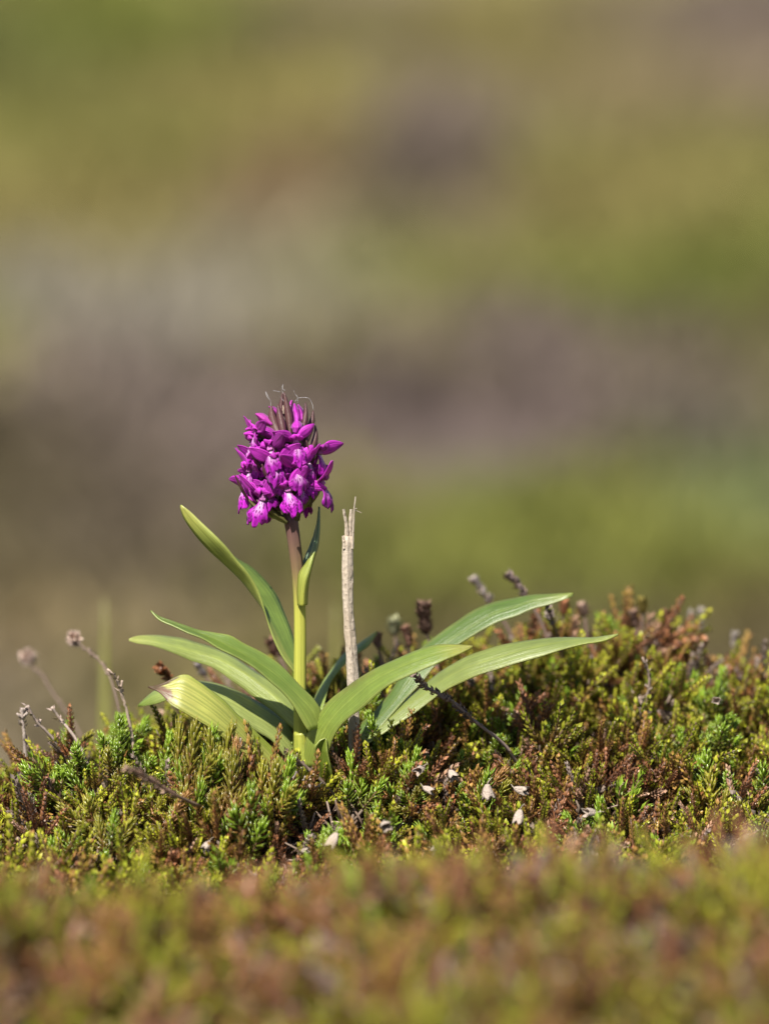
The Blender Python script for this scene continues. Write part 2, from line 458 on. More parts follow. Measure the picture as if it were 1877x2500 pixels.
# patches of moor vegetation: (photo px, py, half width px, half height px, colour, strength)
OLIVE = np.array([0.205, 0.170, 0.045]); GREEN = np.array([0.165, 0.172, 0.024]); DGREEN = np.array([0.105, 0.125, 0.014])
LILAC = np.array([0.175, 0.130, 0.108]); DLILAC = np.array([0.098, 0.070, 0.062]); GREY = np.array([0.275, 0.240, 0.180])
STRAW = np.array([0.29, 0.22, 0.10]); UMBER = np.array([0.115, 0.090, 0.038]); RUST = np.array([0.22, 0.125, 0.065])
PATCH = [(150, 110, 300, 90, DGREEN, .8), (420, 60, 160, 80, GREEN, .9), (1250, 60, 220, 70, OLIVE, 1), (1700, 40, 260, 110, LILAC, .9), (1650, 230, 300, 90, STRAW * .72, .7),
         (150, 520, 280, 90, OLIVE, 1), (560, 300, 300, 70, OLIVE, .9), (1080, 330, 150, 80, LILAC, .8), (1080, 430, 170, 45, DLILAC, 1), (720, 440, 120, 55, RUST * .85, .75),
         (560, 560, 180, 50, UMBER, .9), (1600, 480, 330, 70, OLIVE, 1), (1000, 720, 300, 85, GREEN, 1), (1680, 700, 260, 90, DGREEN, .9), (1300, 600, 280, 60, OLIVE * .95, .8),
         (620, 790, 210, 110, GREY, 1), (80, 770, 180, 50, GREY * .9, .9), (320, 850, 240, 70, GREY * .8, .9), (280, 980, 260, 80, LILAC * 1.05, 1), (100, 930, 90, 50, STRAW * .65, .6),
         (1250, 900, 300, 55, LILAC, 1), (1600, 930, 300, 45, DLILAC, 1), (1100, 1030, 420, 70, DLILAC * 1.05, 1), (1500, 1080, 300, 50, LILAC, .9), (700, 1130, 300, 80, LILAC * .95, .9),
         (30, 1120, 200, 120, UMBER * .62, 1), (120, 1340, 330, 130, UMBER * .80, 1), (1810, 1230, 170, 100, np.array([.15, .185, .075]), .9), (1250, 1230, 200, 50, DGREEN * 1.25, .9),
         (1500, 1350, 420, 80, GREEN * .95, 1), (950, 1400, 260, 90, GREEN * .85, .9), (420, 1330, 260, 120, LILAC * .8, .9), (450, 1480, 240, 60, UMBER, .8), (90, 1600, 240, 70, STRAW * .8, 1), (1500, 1490, 500, 60, GREEN * .9, 1), (900, 1500, 250, 50, GREEN * .8, .8), (400, 1580, 200, 50, LILAC, .5), (1850, 1540, 160, 30, RUST, .7)]
def ground_hit(px, py):
    a = P(px, py, 1.0) - CAM; a.normalize()
    t = 1.8
    for _ in range(4000):
        p = CAM + a * t
        if p.z < GZ(p.x, p.y): return p
        t += 0.02 + t * 0.003
    return p
PW = []
for px, py, sx, sy, c, s in PATCH:
    p = ground_hit(px, py); r = (p - CAM).length
    up = ground_hit(px, max(py - sy, -120)); dn = ground_hit(px, py + sy)
    PW.append((p.x, p.y, sx * K * r, max(0.06, abs(up.y - dn.y) / 2), c, s))
def moor_col(x, y):
    x = np.asarray(x, float); y = np.asarray(y, float)
    acc = np.zeros(x.shape + (3,)); w = np.zeros(x.shape)
    n = vnoise(x, y, 0.8, 3)[..., None]
    m1 = smooth01(.02, .25, vnoise(x, y * .6, 0.45, 5))[..., None]; m2 = smooth01(.05, .3, vnoise(x, y * .6, 0.6, 9))[..., None]; m3 = smooth01(.08, .3, vnoise(x, y * .6, 0.4, 12))[..., None]
    base = OLIVE * (1 + 0.3 * n)
    base = base + (UMBER - base) * m1; base = base + (GREEN - base) * m2; base = base + (LILAC - base) * m3
    for cx, cy, sx, sy, c, s in PW:
        g = s * np.exp(-0.5 * ((((x - cx) / sx) ** 2 + ((y - cy) / sy) ** 2) * 0.9) ** 1.6)
        acc += g[..., None] * c; w += g
    k = np.clip(w, 0, 1)[..., None]
    c = base * (1 - k) + acc / np.maximum(w, 1e-6)[..., None] * k
    g = c.mean(-1, keepdims=True)
    return (c * .86 + g * .14) * .95

def axis_steps(a, first, grow, stop):
    out = [a]; s = first
    while out[-1] < stop: out.append(out[-1] + s); s *= grow
    return out
xp = axis_steps(0.0, 0.01, 1.0, 0.30) ; xp = xp + axis_steps(xp[-1] + 0.012, 0.014, 1.075, 260)
xs = np.array([-v for v in reversed(xp[1:])] + xp)
yf = axis_steps(-0.45, 0.01, 1.0, 0.30); yf = yf + axis_steps(yf[-1] + 0.011, 0.013, 1.04, 320)
yb = axis_steps(0.46, 0.02, 1.25, 60)
ys = np.array([-v for v in reversed(yb)] + yf)
GX, GY = np.meshgrid(xs, ys)
Zg = ground_z(GX, GY)
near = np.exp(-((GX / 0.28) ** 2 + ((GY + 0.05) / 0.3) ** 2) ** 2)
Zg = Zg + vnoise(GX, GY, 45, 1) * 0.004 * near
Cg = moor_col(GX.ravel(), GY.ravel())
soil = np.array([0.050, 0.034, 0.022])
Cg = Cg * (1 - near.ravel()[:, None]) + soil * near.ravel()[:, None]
ny, nx = GX.shape
idx = np.arange(ny * nx).reshape(ny, nx)
q = np.stack([idx[:-1, :-1], idx[:-1, 1:], idx[1:, 1:], idx[1:, :-1]], -1).reshape(-1, 4)
F = np.concatenate([q[:, [0, 1, 2]], q[:, [0, 2, 3]]])
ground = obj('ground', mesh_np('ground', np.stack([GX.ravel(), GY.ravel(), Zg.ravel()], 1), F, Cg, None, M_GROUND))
tag(ground, kind='structure')

# ------------------------------------------------------------------ heather: shoots
def leaf_boat(b, d, n, L, W, c0, c1):
    """a small scale leaf: base b, along d, outward n"""
    s = np.cross(d, n)
    V = [b, b + d * L * .45 + s * W * .5, b + d * L, b + d * L * .45 - s * W * .5, b + d * L * .5 + n * W * .38]
    return V, [(0, 1, 4), (1, 2, 4), (2, 3, 4), (3, 0, 4)], [c0, c0 * .5 + c1 * .5, c1, c0 * .5 + c1 * .5, c0 * .7 + c1 * .3]
def leaf_needle(b, d, n, L, W, c0, c1):
    s = np.cross(d, n); h = W * .5
    m = b + d * L * .55 + n * L * .05
    V = [b + s*h*.6, b - s*h*.6, b - n*h*.5, m + s*h, m - s*h, m - n*h*.7, b + d * L - n * L * .02]
    Fc = [(0, 1, 4), (0, 4, 3), (1, 2, 5), (1, 5, 4), (2, 0, 3), (2, 3, 5), (3, 4, 6), (4, 5, 6), (5, 3, 6)]
    return V, Fc, [c0, c0, c0, c0*.6+c1*.4, c0*.6+c1*.4, c0*.6+c1*.4, c1]
class Buf:
    def __init__(s): s.V = []; s.F = []; s.C = []; s.n = 0
    def add(s, V, F, C):
        s.V.append(np.asarray(V, float)); s.F.append(np.asarray(F, np.int64) + s.n); s.C.append(np.asarray(C, float)); s.n += len(V)
    def arr(s): return np.concatenate(s.V), np.concatenate(s.F), np.concatenate(s.C)
def A3(*c): return np.array(c, float)
PAL = {  # lower leaves, upper leaves, leaf tip, axis
    'green': (A3(.18, .085, .030), A3(.25, .31, .014), A3(.40, .33, .05), A3(.15, .09, .05)),
    'lime': (A3(.20, .11, .030), A3(.42, .46, .022), A3(.55, .46, .09), A3(.17, .11, .05)),
    'red': (A3(.20, .10, .03), A3(.32, .23, .035), A3(.50, .19, .11), A3(.19, .09, .05)),
    'rust': (A3(.21, .08, .03), A3(.36, .15, .06), A3(.52, .27, .17), A3(.17, .09, .06)),
    'pink': (A3(.26, .14, .08), A3(.50, .29, .18), A3(.62, .42, .31), A3(.2, .12, .09)),
    'grey': (A3(.17, .125, .10), A3(.27, .20, .165), A3(.44, .36, .32), A3(.2, .15, .12)),
    'needle': (A3(.11, .11, .016), A3(.18, .29, .018), A3(.32, .42, .06), A3(.2, .12, .07)),
    'needle_y': (A3(.16, .09, .022), A3(.24, .25, .025), A3(.38, .29, .06), A3(.22, .10, .05)),
    'needle_r': (A3(.16, .10, .03), A3(.26, .16, .05), A3(.40, .15, .08), A3(.2, .1, .06)),
}
def shoot(kind, pal, length, seed, lod=0):
    """one leafy shoot standing on its base along +Z (metres)"""
    r = np.random.default_rng(seed)
    lo, hi, tp, ax = PAL[pal]
    B = Buf()
    bend = r.normal(0, 0.10, 2)
    def pos(t): return np.array([bend[0] * length * t * t, bend[1] * length * t * t, length * t])
    pts = [pos(t) for t in np.linspace(0, .97, 4)]
    V, Fq, T, _ = tube(pts, [.00045, .0004, .00035, .0002], 4 if lod == 0 else 3)
    B.add(V, tris(Fq), np.tile(ax, (len(V), 1)))
    if kind == 'ling':
        step = .00078 if lod == 0 else .0013
        n = max(4, int(length / step)); per = 2
    else:
        step = .0011 if lod == 0 else .0019
        n = max(5, int(length / step)); per = 4 if lod == 0 else 3
    for i in range(n):
        t = (i + .4) / n
        base = pos(t * .96)
        tan = pos(min(t + .03, 1)) - pos(max(t - .03, 0)); tan /= np.linalg.norm(tan)
        _, u, w = frame(tan)
        ph = (i % 2) * math.pi / 2 if kind == 'ling' else i * 0.9
        for k in range(per):
            a = ph + 2 * math.pi * k / per + r.normal(0, .12)
            rad = u * math.cos(a) + w * math.sin(a)
            if kind == 'ling':
                op = math.radians(34 + r.normal(0, 6)) * (1 - .45 * t)
                L = .0020 * (1.05 - .35 * t ** 2) * r.uniform(.85, 1.15) * (1 if lod == 0 else 1.35); W = .0013 * (1 - .25 * t) * (1 if lod == 0 else 1.35)
                off = .0003
            else:
                op = math.radians(52 - 40 * t ** 1.1 + r.normal(0, 7))
                L = .0041 * (0.75 + .3 * math.sin(math.pi * min(1, t * .9 + .1))) * r.uniform(.85, 1.12); W = .00088 * (1 if lod == 0 else 1.4)
                off = .0003
            d = tan * math.cos(op) + rad * math.sin(op)
            nrm = rad * math.cos(op) - tan * math.sin(op)
            c = lo + (hi - lo) * float(smooth01(.05, .80, t + r.normal(0, .10)))
            c = c * r.uniform(.8, 1.2)
            if r.random() < .04: c = A3(.30, .11, .04) * r.uniform(.7, 1.1)
            tipc = c + (tp - c) * (r.uniform(.3, .9) * (.4 + .6 * t))
            f = leaf_boat if (kind == 'ling' or lod) else leaf_needle
            V, Fc, Cc = f(base + rad * off, d, nrm, L, W, c, tipc)
            B.add(V, Fc, Cc)
    return B.arr()
SHOOTS = {}
def add_shoots(key, kind, pal, lens, lod=0):
    L = []
    for i, ln in enumerate(lens):
        V, Ft, Cc = shoot(kind, pal, ln, hash_seed(key) + i * 17, lod)
        me = mesh_np('shoot', V, Ft, Cc, None, M_NEEDLE if kind == 'needle' else M_LING, smooth=False) if lod == 0 else None
        L.append((V, Ft, Cc, me))
    SHOOTS[key] = L
def hash_seed(s): return sum((i + 1) * ord(ch) for i, ch in enumerate(s)) * 7 % 9973
LENS_L = [.006, .008, .010, .012, .014]
for p_ in ('green', 'lime', 'red', 'rust', 'pink', 'grey'):
    add_shoots('ling_' + p_, 'ling', p_, LENS_L); add_shoots('lodling_' + p_, 'ling', p_, LENS_L, 1)
for p_ in ('needle', 'needle_y', 'needle_r'):
    add_shoots('n_' + p_, 'needle', p_, [.006, .008, .010, .013]); add_shoots('lodn_' + p_, 'needle', p_, [.006, .008, .010, .013], 1)

WOODC = [A3(.17, .12, .09), A3(.24, .18, .14), A3(.13, .085, .06)]
class Sprig:
    """template: a bent woody stem and the places of its shoots"""
    def __init__(s, key, mix, height, nshoot, seed, spread):
        r = np.random.default_rng(seed)
        bx, by = r.normal(0, .22, 2)
        def pos(t): return np.array([bx * height * t ** 1.6, by * height * t ** 1.6, height * t])
        pts = [pos(t) + r.normal(0, .0004, 3) * (i > 0) for i, t in enumerate(np.linspace(0, 1, 7))]
        V, Fq, T, _ = tube(pts, np.linspace(.0009, .0005, 7), 5, jit=.12, seed=seed)
        wc = WOODC[r.integers(3)]
        C = wc * r.uniform(.75, 1.25, (len(V), 1))
        B = Buf(); B.add(V, tris(Fq), C)
        s.sh = []
        ang0 = r.uniform(0, 6.28)
        for i in range(nshoot):
            last = i == nshoot - 1
            t = 1.0 if last else .30 + .66 * (i + r.random() * .6) / nshoot
            b = pos(t)
            tan = pos(1) - pos(.75); tan /= np.linalg.norm(tan)
            _, u, w = frame(tan)
            a = ang0 + i * 2.4 + r.normal(0, .3)
            op = (r.uniform(.05, .2) if last else math.radians(r.uniform(28, 58)) * spread)
            d = tan * math.cos(op) + (u * math.cos(a) + w * math.sin(a)) * math.sin(op)
            d = d + np.array([0, 0, .35]); d /= np.linalg.norm(d)
            # short woody side branch that carries the shoot
            off = 0 if last else r.uniform(.002, .006)
            e = b + d * off
            if not last:
                V, Fq, T, _ = tube([b, (b + e) / 2 + r.normal(0, .0003, 3), e], [.0005, .00045, .0004], 4)
                B.add(V, tris(Fq), wc * r.uniform(.75, 1.2, (len(V), 1)))
            k2 = mix[r.integers(len(mix))]
            rank = r.integers(len(SHOOTS[k2])) if not last else len(SHOOTS[k2]) - 1
            sc = r.uniform(.8, 1.12)
            dd, u, w = frame(d)
            spin = r.uniform(0, 6.28)
            u2 = u * math.cos(spin) + w * math.sin(spin); w2 = np.cross(dd, u2)
            M = np.eye(4); M[:3, 0] = u2 * sc; M[:3, 1] = w2 * sc; M[:3, 2] = dd * sc; M[:3, 3] = e
            s.sh.append((k2, int(rank), M))
        s.stem = B.arr()
        s.stem_me = None
        s.key = key
    def baked(s, lod=True):
        if hasattr(s, '_b'): return s._b
        B = Buf(); B.add(*s.stem)
        for k, rank, M in s.sh:
            kk = k.replace('ling_', 'lodling_').replace('n_needle', 'lodn_needle') if lod else k
            V, Ft, Cc, _ = SHOOTS[kk][rank]
            B.add(V @ M[:3, :3].T + M[:3, 3], Ft, Cc)
        s._b = B.arr()
        return s._b
    def place(s, name, M):
        if s.stem_me is None: s.stem_me = mesh_np('stem', *s.stem, None, M_WOOD)
        root = bpy.data.objects.new(name, None); root.empty_display_size = .003
        COL.objects.link(root); root.matrix_world = Matrix(M)
        st = bpy.data.objects.new('stem', s.stem_me); COL.objects.link(st); st.parent = root
        for k, rank, m in s.sh:
            o = bpy.data.objects.new('shoot', SHOOTS[k][rank][3]); COL.objects.link(o)
            o.parent = root; o.matrix_local = Matrix(m)
        return root
TEMPL = {}
def templates(key, mix, n, hmin, hmax, ns, spread=1.0):
    TEMPL[key] = [Sprig(key, mix, hmin + (hmax - hmin) * i / max(1, n - 1), ns + (i % 3), hash_seed(key) + 31 * i, spread) for i in range(n)]
templates('green', ['ling_green', 'ling_green', 'ling_lime', 'ling_green', 'ling_red'], 10, .009, .018, 8)
templates('lime', ['ling_lime', 'ling_lime', 'ling_green'], 8, .009, .018, 8)
templates('red', ['ling_red', 'ling_green', 'ling_rust', 'ling_red'], 8, .009, .018, 8)
templates('rust', ['ling_rust', 'ling_pink', 'ling_rust', 'ling_red'], 6, .009, .018, 7)
templates('pink', ['ling_pink', 'ling_rust', 'ling_grey', 'ling_red'], 6, .009, .018, 7)
templates('grey', ['ling_grey', 'ling_grey', 'ling_rust'], 5, .009, .017, 6)
templates('needle', ['n_needle'], 7, .008, .016, 5, .8)
templates('needle_y', ['n_needle_y', 'n_needle_y', 'n_needle'], 6, .008, .016, 5, .8)
templates('needle_r', ['n_needle_r', 'n_needle_y'], 4, .008, .015, 5, .8)

def normal_at(x, y):
    e = .006
    gx = (GZ(x + e, y) - GZ(x - e, y)) / (2 * e); gy = (GZ(x, y + e) - GZ(x, y - e)) / (2 * e)
    n = np.array([-gx, -gy, 1.]); return n / np.linalg.norm(n)
def sprig_matrix(x, y, r, lean=.44, scale=(.85, 1.2), sink=.002, upw=.6):
    n = normal_at(x, y)
    d = n * .55 + np.array([0, -.06, upw]) + r.normal(0, lean, 3) * np.array([1, 1, .3])
    d, u, w = frame(d)
    sp = r.uniform(0, 6.28)
    u2 = u * math.cos(sp) + w * math.sin(sp); w2 = np.cross(d, u2)
    s = r.uniform(*scale)
    M = np.eye(4); M[:3, 0] = u2 * s; M[:3, 1] = w2 * s; M[:3, 2] = d * s
    M[:3, 3] = (x, y, GZ(x, y) - sink)
    return M
ORX, ORY = P(728, 1990).x, 0.0
STALK_X, STALK_Y = P(862, 1800).x, -0.004
HOLLOWS = [(P(140, 2085, -.03).x, -.03, .030, .020), (P(1640, 1925, .0).x, .0, .020, .014), (P(700, 1985, -.012).x, -.014, .013, .011), (P(560, 2010, -.03).x, -.03, .012, .01), (P(785, 1940, -.03).x, -.027, .010, .014)]
def blocked(x, y, r):
    if (x - ORX) ** 2 / .010 ** 2 + (y - ORY) ** 2 / .009 ** 2 < 1: return True
    if (x - STALK_X) ** 2 + (y - STALK_Y) ** 2 < .005 ** 2: return True
    for hx, hy, a, b in HOLLOWS:
        if ((x - hx) / a) ** 2 + ((y - hy) / b) ** 2 < 1 and r.random() < .92: return True
    return False
def pick(x, y, r):
    """which kind of sprig grows here"""
    pn = mnoise.noise(Vector((x * 32 + 5, y * 32, 2.1)))     # patches of the needle-leaved plant
    pr = mnoise.noise(Vector((x * 22 - 9, y * 22, 7.7)))
    yc = np.interp(x, CR_X, CR_Y)
    crest = smooth01(yc - .045, yc + .01, y) * (1 if x > 0 else .35)
    fgd = smooth01(-.15, -.21, y)
    needle_p = np.clip(.12 + pn * .75, .02, .65) * (1 - .85 * crest) * (1 - .75 * fgd)
    if abs(x - P(240, 1700).x) < .012 and -.015 < y < .03: needle_p = .8
    if r.random() < needle_p:
        return r.choice(['needle', 'needle_y', 'needle_r'], p=[.62, .28, .10])
    brown = np.clip(.32 + pr * .5 + .34 * crest + .27 * fgd, .05, .85)
    if r.random() < brown:
        return r.choice(['red', 'rust', 'pink', 'grey'], p=[.40, .20, .32, .08] if fgd < .5 else [.34, .18, .44, .04])
    return r.choice(['green', 'lime'], p=[.5, .5] if fgd < .5 else [.35, .65])

# candidate places in the part of the mound that is in view and sharp
r = np.random.default_rng(21)
cand = []
XL, XR = -.150, .150
pts_done = []
def scatter(x0, x1, y0, y1, dmin, tries, r):
    cell = dmin; grid = {}; out = []
    for _ in range(tries):
        x = r.uniform(x0, x1); y = r.uniform(y0, y1)
        gx, gy = int(math.floor(x / cell)), int(math.floor(y / cell))
        ok = True
        for a in (-1, 0, 1):
            for b in (-1, 0, 1):
                for (qx, qy) in grid.get((gx + a, gy + b), ()):
                    if (qx - x) ** 2 + (qy - y) ** 2 < dmin * dmin: ok = False
        if ok and not blocked(x, y, r):
            grid.setdefault((gx, gy), []).append((x, y)); out.append((x, y))
    return out
SHARP = scatter(-.145, .145, -.075, .105, .0064, 18000, r)
ling, needle, rest = [], [], []
order = sorted(SHARP, key=lambda p: abs(p[1] - .012) + (0 if abs(p[0]) < .128 else 1))
for x, y in order:
    k = str(pick(x, y, r))
    vis = y < np.interp(x, CR_X, CR_Y) + .008 and abs(x) < .130
    if k.startswith('needle'):
        (needle if vis and len(needle) < 230 else rest).append((x, y, k))
    else:
        (ling if vis and len(ling) < 287 else rest).append((x, y, k))
LAB = {'green': ('green ling heather sprig', 'green ling sprigs'), 'lime': ('yellow-green ling heather sprig', 'yellow-green ling sprigs'),
       'red': ('green-and-red ling heather sprig', 'red-tipped ling sprigs'), 'rust': ('rusty brown ling heather sprig', 'rusty ling sprigs'),
       'pink': ('faded pinkish-brown ling heather sprig', 'pinkish-brown ling sprigs'), 'grey': ('dead grey ling heather sprig', 'dead grey ling sprigs'),
       'needle': ('bright green needle-leaved sprig', 'green needle-leaved sprigs'), 'needle_y': ('olive-yellow needle-leaved sprig', 'olive needle-leaved sprigs'),
       'needle_r': ('reddish needle-leaved sprig', 'reddish needle-leaved sprigs')}
def W2(C, p, d):
    q = P(*C(p), d); return (q.x, q.y)
MARKS = [((ORX, ORY - .012), "before the orchid's foot"), ((ORX, ORY + .016), 'just behind the orchid stem'), ((STALK_X, STALK_Y - .01), 'before the dead stalk'), ((STALK_X + .002, STALK_Y + .02), 'behind the dead stalk'),
         (W2(C2, (520, 1550), -.02), 'under the brown-tipped orchid leaf'), (W2(C4, (825, 660), .0), 'beside the pale forked twig'), (W2(C4, (150, 840), .01), 'around the small three-pronged twig'),
         (HOLLOWS[0][:2], 'round the dark hollow full of dry twigs'), (HOLLOWS[1][:2], 'round the dark gap below the bare grey-brown twig'), (W2(C5, (800, 900), .024), 'beside the bare grey-brown twig'),
         (W2(C3, (900, 800), .0), 'beside the dead scaly leaning twig'), (W2(C3, (1350, 195), .03), 'near the tip of the high arching leaf'), (W2(C3, (1560, 420), .0), 'under the tip of the longest leaf'),
         (W2(C3, (945, 1095), -.022), 'round the hanging white bell flower'), (W2(C5, (1545, 1765), -.032), 'near the split pale bell flower'), (W2(C5, (1315, 860), .03), 'near the round bell flower high on the mound'),
         (W2(C5, (960, 300), .085), 'on the crest among rusty spikes'), (W2(C3, (660, 400), .06), 'on the crest beside the brown withered spike'), (W2(C5, (490, 1615), -.03), 'near the frayed bell flower'),
         (W2(C4, (1310, 1310), -.06), 'near the blurred brown twig')]
for lst in (ling, needle):
    for x, y, k in lst:
        ti = int(r.integers(len(TEMPL[k])))
        T = TEMPL[k][ti]
        nm = 'needle_leaved_sprig' if k.startswith('needle') else 'ling_heather_sprig'
        M = sprig_matrix(x, y, r)
        o = T.place(nm, M)
        hgt = ti / (len(TEMPL[k]) - 1)
        z_ = M[:3, 2] / np.linalg.norm(M[:3, 2])
        adj = ('short ' if hgt < .34 else 'tall ' if hgt > .67 else '') + ('leaning ' if z_[2] < .86 else 'upright ' if z_[2] > .965 else '')
        near_ = min(MARKS, key=lambda m: (m[0][0] - x) ** 2 + (m[0][1] - y) ** 2)[1]
        tag(o, adj + LAB[k][0] + ' ' + near_, 'heather' if not k.startswith('needle') else 'crowberry', LAB[k][1] + ' ' + near_)
# sprigs that stand up before the leaf bases and the foot of the stalk: (px, py of the top, depth, kind)
for px, top, d, k in [(430,1735,-.026,'needle_y'), (470,1765,-.030,'needle'), (508,1755,-.030,'needle_y'), (535,1800,-.034,'needle_r'), (560,1815,-.034,'needle_y'), (585,1840,-.034,'red'), (612,1745,-.026,'red'), (632,1830,-.030,'needle_y'),
                      (660,1835,-.030,'needle'), (697,1850,-.024,'red'), (726,1815,-.018,'green'), (600,1890,-.040,'needle'), (650,1910,-.040,'green'), (560,1890,-.042,'red'), (838,1850,-.018,'red'), (865,1745,-.010,'rust'), (890,1800,-.016,'green'), (920,1775,-.012,'green'), (952,1745,-.006,'green'), (985,1760,-.004,'lime')]:
    tp_ = np.array(P(px, top, d)); x = tp_[0] + r.normal(0, .002); y = tp_[1] + .002
    bz = GZ(x, y) - .002
    T = TEMPL[k][len(TEMPL[k]) // 2]
    hT = T.baked()[0][:, 2].max()
    sc = float(np.clip((tp_[2] - bz) / hT, .7, 2.0))
    dd, u, w_ = frame(tp_ - np.array([x, y, bz])); sp_ = r.uniform(0, 6.28)
    u2 = u * math.cos(sp_) + w_ * math.sin(sp_); M = np.eye(4); M[:3, 0] = u2 * min(sc, 1.2); M[:3, 1] = np.cross(dd, u2) * min(sc, 1.2); M[:3, 2] = dd * sc; M[:3, 3] = (x, y, bz)
    o = T.place('needle_leaved_sprig' if k.startswith('needle') else 'ling_heather_sprig', M)
    where = 'rising over the base of the brown-tipped leaf' if px < 680 else "standing before the orchid's stem" if px < 800 else 'standing at the foot of the dead stalk'
    tag(o, LAB[k][0] + ' ' + where, 'heather' if not k.startswith('needle') else 'crowberry', LAB[k][1] + ' ' + where)
print('individual sprigs', len(ling), len(needle), 'sharp rest', len(rest))

# everything else is one mat that nobody could count
def bake_mat(name, items, r, lean=.44, scale=(.85, 1.2), upw=.6):
    VV, FF, CC = [], [], []; n = 0
    for x, y, k in items:
        T = TEMPL[k][r.integers(len(TEMPL[k]))]
        V, Ft, Cc = T.baked()
        M = sprig_matrix(x, y, r, lean, scale, upw=upw)
        VV.append((V @ M[:3, :3].T + M[:3, 3]).astype(np.float32)); FF.append(Ft + n); CC.append(Cc * r.uniform(.78, 1.2)); n += len(V)
    me = mesh_np(name, np.concatenate(VV), np.concatenate(FF), np.concatenate(CC), None, M_MAT, smooth=False)
    o = obj(name, me)
    print(name, len(items), 'sprigs', sum(len(f) for f in FF), 'tris')
    return o
under = [(x, y, str(pick(x, y, r))) for x, y in scatter(-.17, .17, -.10, .12, .0100, 7000, r)]
rest += under
rest += [(x, y, str(pick(x, y, r))) for x, y in scatter(-.19, .19, .105, .26, .010, 4000, r)]
rest += [(x, y, str(pick(x, y, r))) for x, y in scatter(-.30, -.145, -.10, .105, .010, 3000, r) + scatter(.145, .30, -.10, .105, .010, 3000, r)]
mat_o = bake_mat('heather_mat', rest, r)
tag(mat_o, 'dense low heather mat filling the mound between and behind the sprigs', 'heather', kind='stuff')
fgp = [(x, y, str(pick(x, y, r))) for x, y in scatter(-.22, .22, -.50, -.18, .0078, 30000, r) + scatter(-.22, .22, -.18, -.075, .0088, 9000, r)]
fg_o = bake_mat('foreground_heather', fgp, r, .55, (.85, 1.2), .4)
tag(fg_o, 'blurred rusty and green heather carpet in front of the mound', 'heather', kind='stuff')

# dead litter and bare twigs under the shoots
B = Buf()
for _ in range(2600):
    x = r.uniform(-.17, .17); y = r.uniform(-.10, .10)
    if r.random() < .3:
        h = HOLLOWS[r.integers(len(HOLLOWS))]; x = h[0] + r.normal(0, h[2] * .8); y = h[1] + r.normal(0, h[3] * .8)
    z = GZ(x, y)
    d = np.array([r.normal(), r.normal() - .3, abs(r.normal()) * .55 + .1]); d /= np.linalg.norm(d)
    L = r.uniform(.006, .018); p0 = np.array([x, y, z - .001])
    mid = p0 + d * L * .5 + r.normal(0, .001, 3)
    V, Fq, T, _ = tube([p0, mid, p0 + d * L], [.0006, .0005, .0003], 4, jit=.2, seed=int(r.integers(1e6)))
    B.add(V, tris(Fq), WOODC[r.integers(3)] * r.uniform(.7, 1.5) * np.ones((len(V), 1)))
lit = obj('twig_litter', mesh_np('twig_litter', *B.arr(), None, M_WOOD))
tag(lit, 'tangle of dry brown twigs on the soil under the heather', 'twigs', kind='stuff')

# ------------------------------------------------------------------ the orchid
ORC = P(728, 1990, 0.0); ORC.z = GZ(ORC.x, ORC.y) - .002
orchid = empty('orchid', ORC)
tag(orchid, 'purple-flowered marsh orchid with spreading strap leaves growing out of the heather', 'orchid')
def rel(V): return np.asarray(V, float) - np.array(ORC)

NU, NC = 44, 9
def ribbon3(A, M_, Bc, C, dM, oA, oB, keel=.5, colf=None, name='leaf', mat=None, thick=.00045, n=NU, conv=True, parent=None, seed=0):
    """blade through three traced lines: edge A, midrib M, edge B (photo pixels, tip -> base);
       dM: depth of the midrib along it; oA, oB: how far each edge stands behind (+) or before (-) it"""
    a = catmull([C(p) for p in A], n); m = catmull([C(p) for p in M_], n); b = catmull([C(p) for p in Bc], n)
    t = np.linspace(0, 1, n)
    dm = catmull(np.array([[i, v] for i, v in zip(np.linspace(0, 1, len(dM)), dM)]), n)[:, 1] if len(dM) > 2 else np.interp(t, np.linspace(0, 1, len(dM)), dM)
    je = np.random.default_rng(seed + 40)
    for e_ in (a, b):
        k_ = np.interp(t, np.linspace(0, 1, 15), je.normal(0, .9, 15)); e_[:, 1] += k_ * np.minimum(1, t * 8)
    w = np.minimum(1, t / .22) ** .7 if conv else np.ones(n)
    oa = oA * w if np.isscalar(oA) else np.interp(t, np.linspace(0, 1, len(oA)), oA) * w
    ob = oB * w if np.isscalar(oB) else np.interp(t, np.linspace(0, 1, len(oB)), oB) * w
    V, UV, Cc = [], [], []
    rr = np.random.default_rng(seed + 5)
    ph = rr.uniform(0, 6, 3)
    for i in range(n):
        pa = np.array(P(*a[i], dm[i] + oa[i])); pm = np.array(P(*m[i], dm[i])); pb = np.array(P(*b[i], dm[i] + ob[i]))
        ctl = 2 * pm - (pa + pb) / 2
        for j in range(NC):
            s = j / (NC - 1)
            quad = (1-s)**2 * pa + 2*s*(1-s) * ctl + s*s * pb
            lin = pa + (pm - pa) * (s * 2) if s < .5 else pm + (pb - pm) * (s * 2 - 1)
            p = quad * (1 - keel) + lin * keel
            p = p + np.array([0, 1, .3]) * .00025 * w[i] * math.sin(t[i] * 9 + s * 3 + ph[0])
            V.append(p); UV.append((s, t[i])); Cc.append(colf(t[i], s) if colf else A3(.2, .3, .08))
    Fq = [(i*NC+j, i*NC+j+1, (i+1)*NC+j+1, (i+1)*NC+j) for i in range(n - 1) for j in range(NC - 1)]
    me = mesh_np(name, rel(V), Fq, np.array(Cc), UV, mat or M_LEAF)
    o = obj(name, me, parent or orchid)
    md = o.modifiers.new('thickness', 'SOLIDIFY'); md.thickness = thick; md.offset = 0
    return o
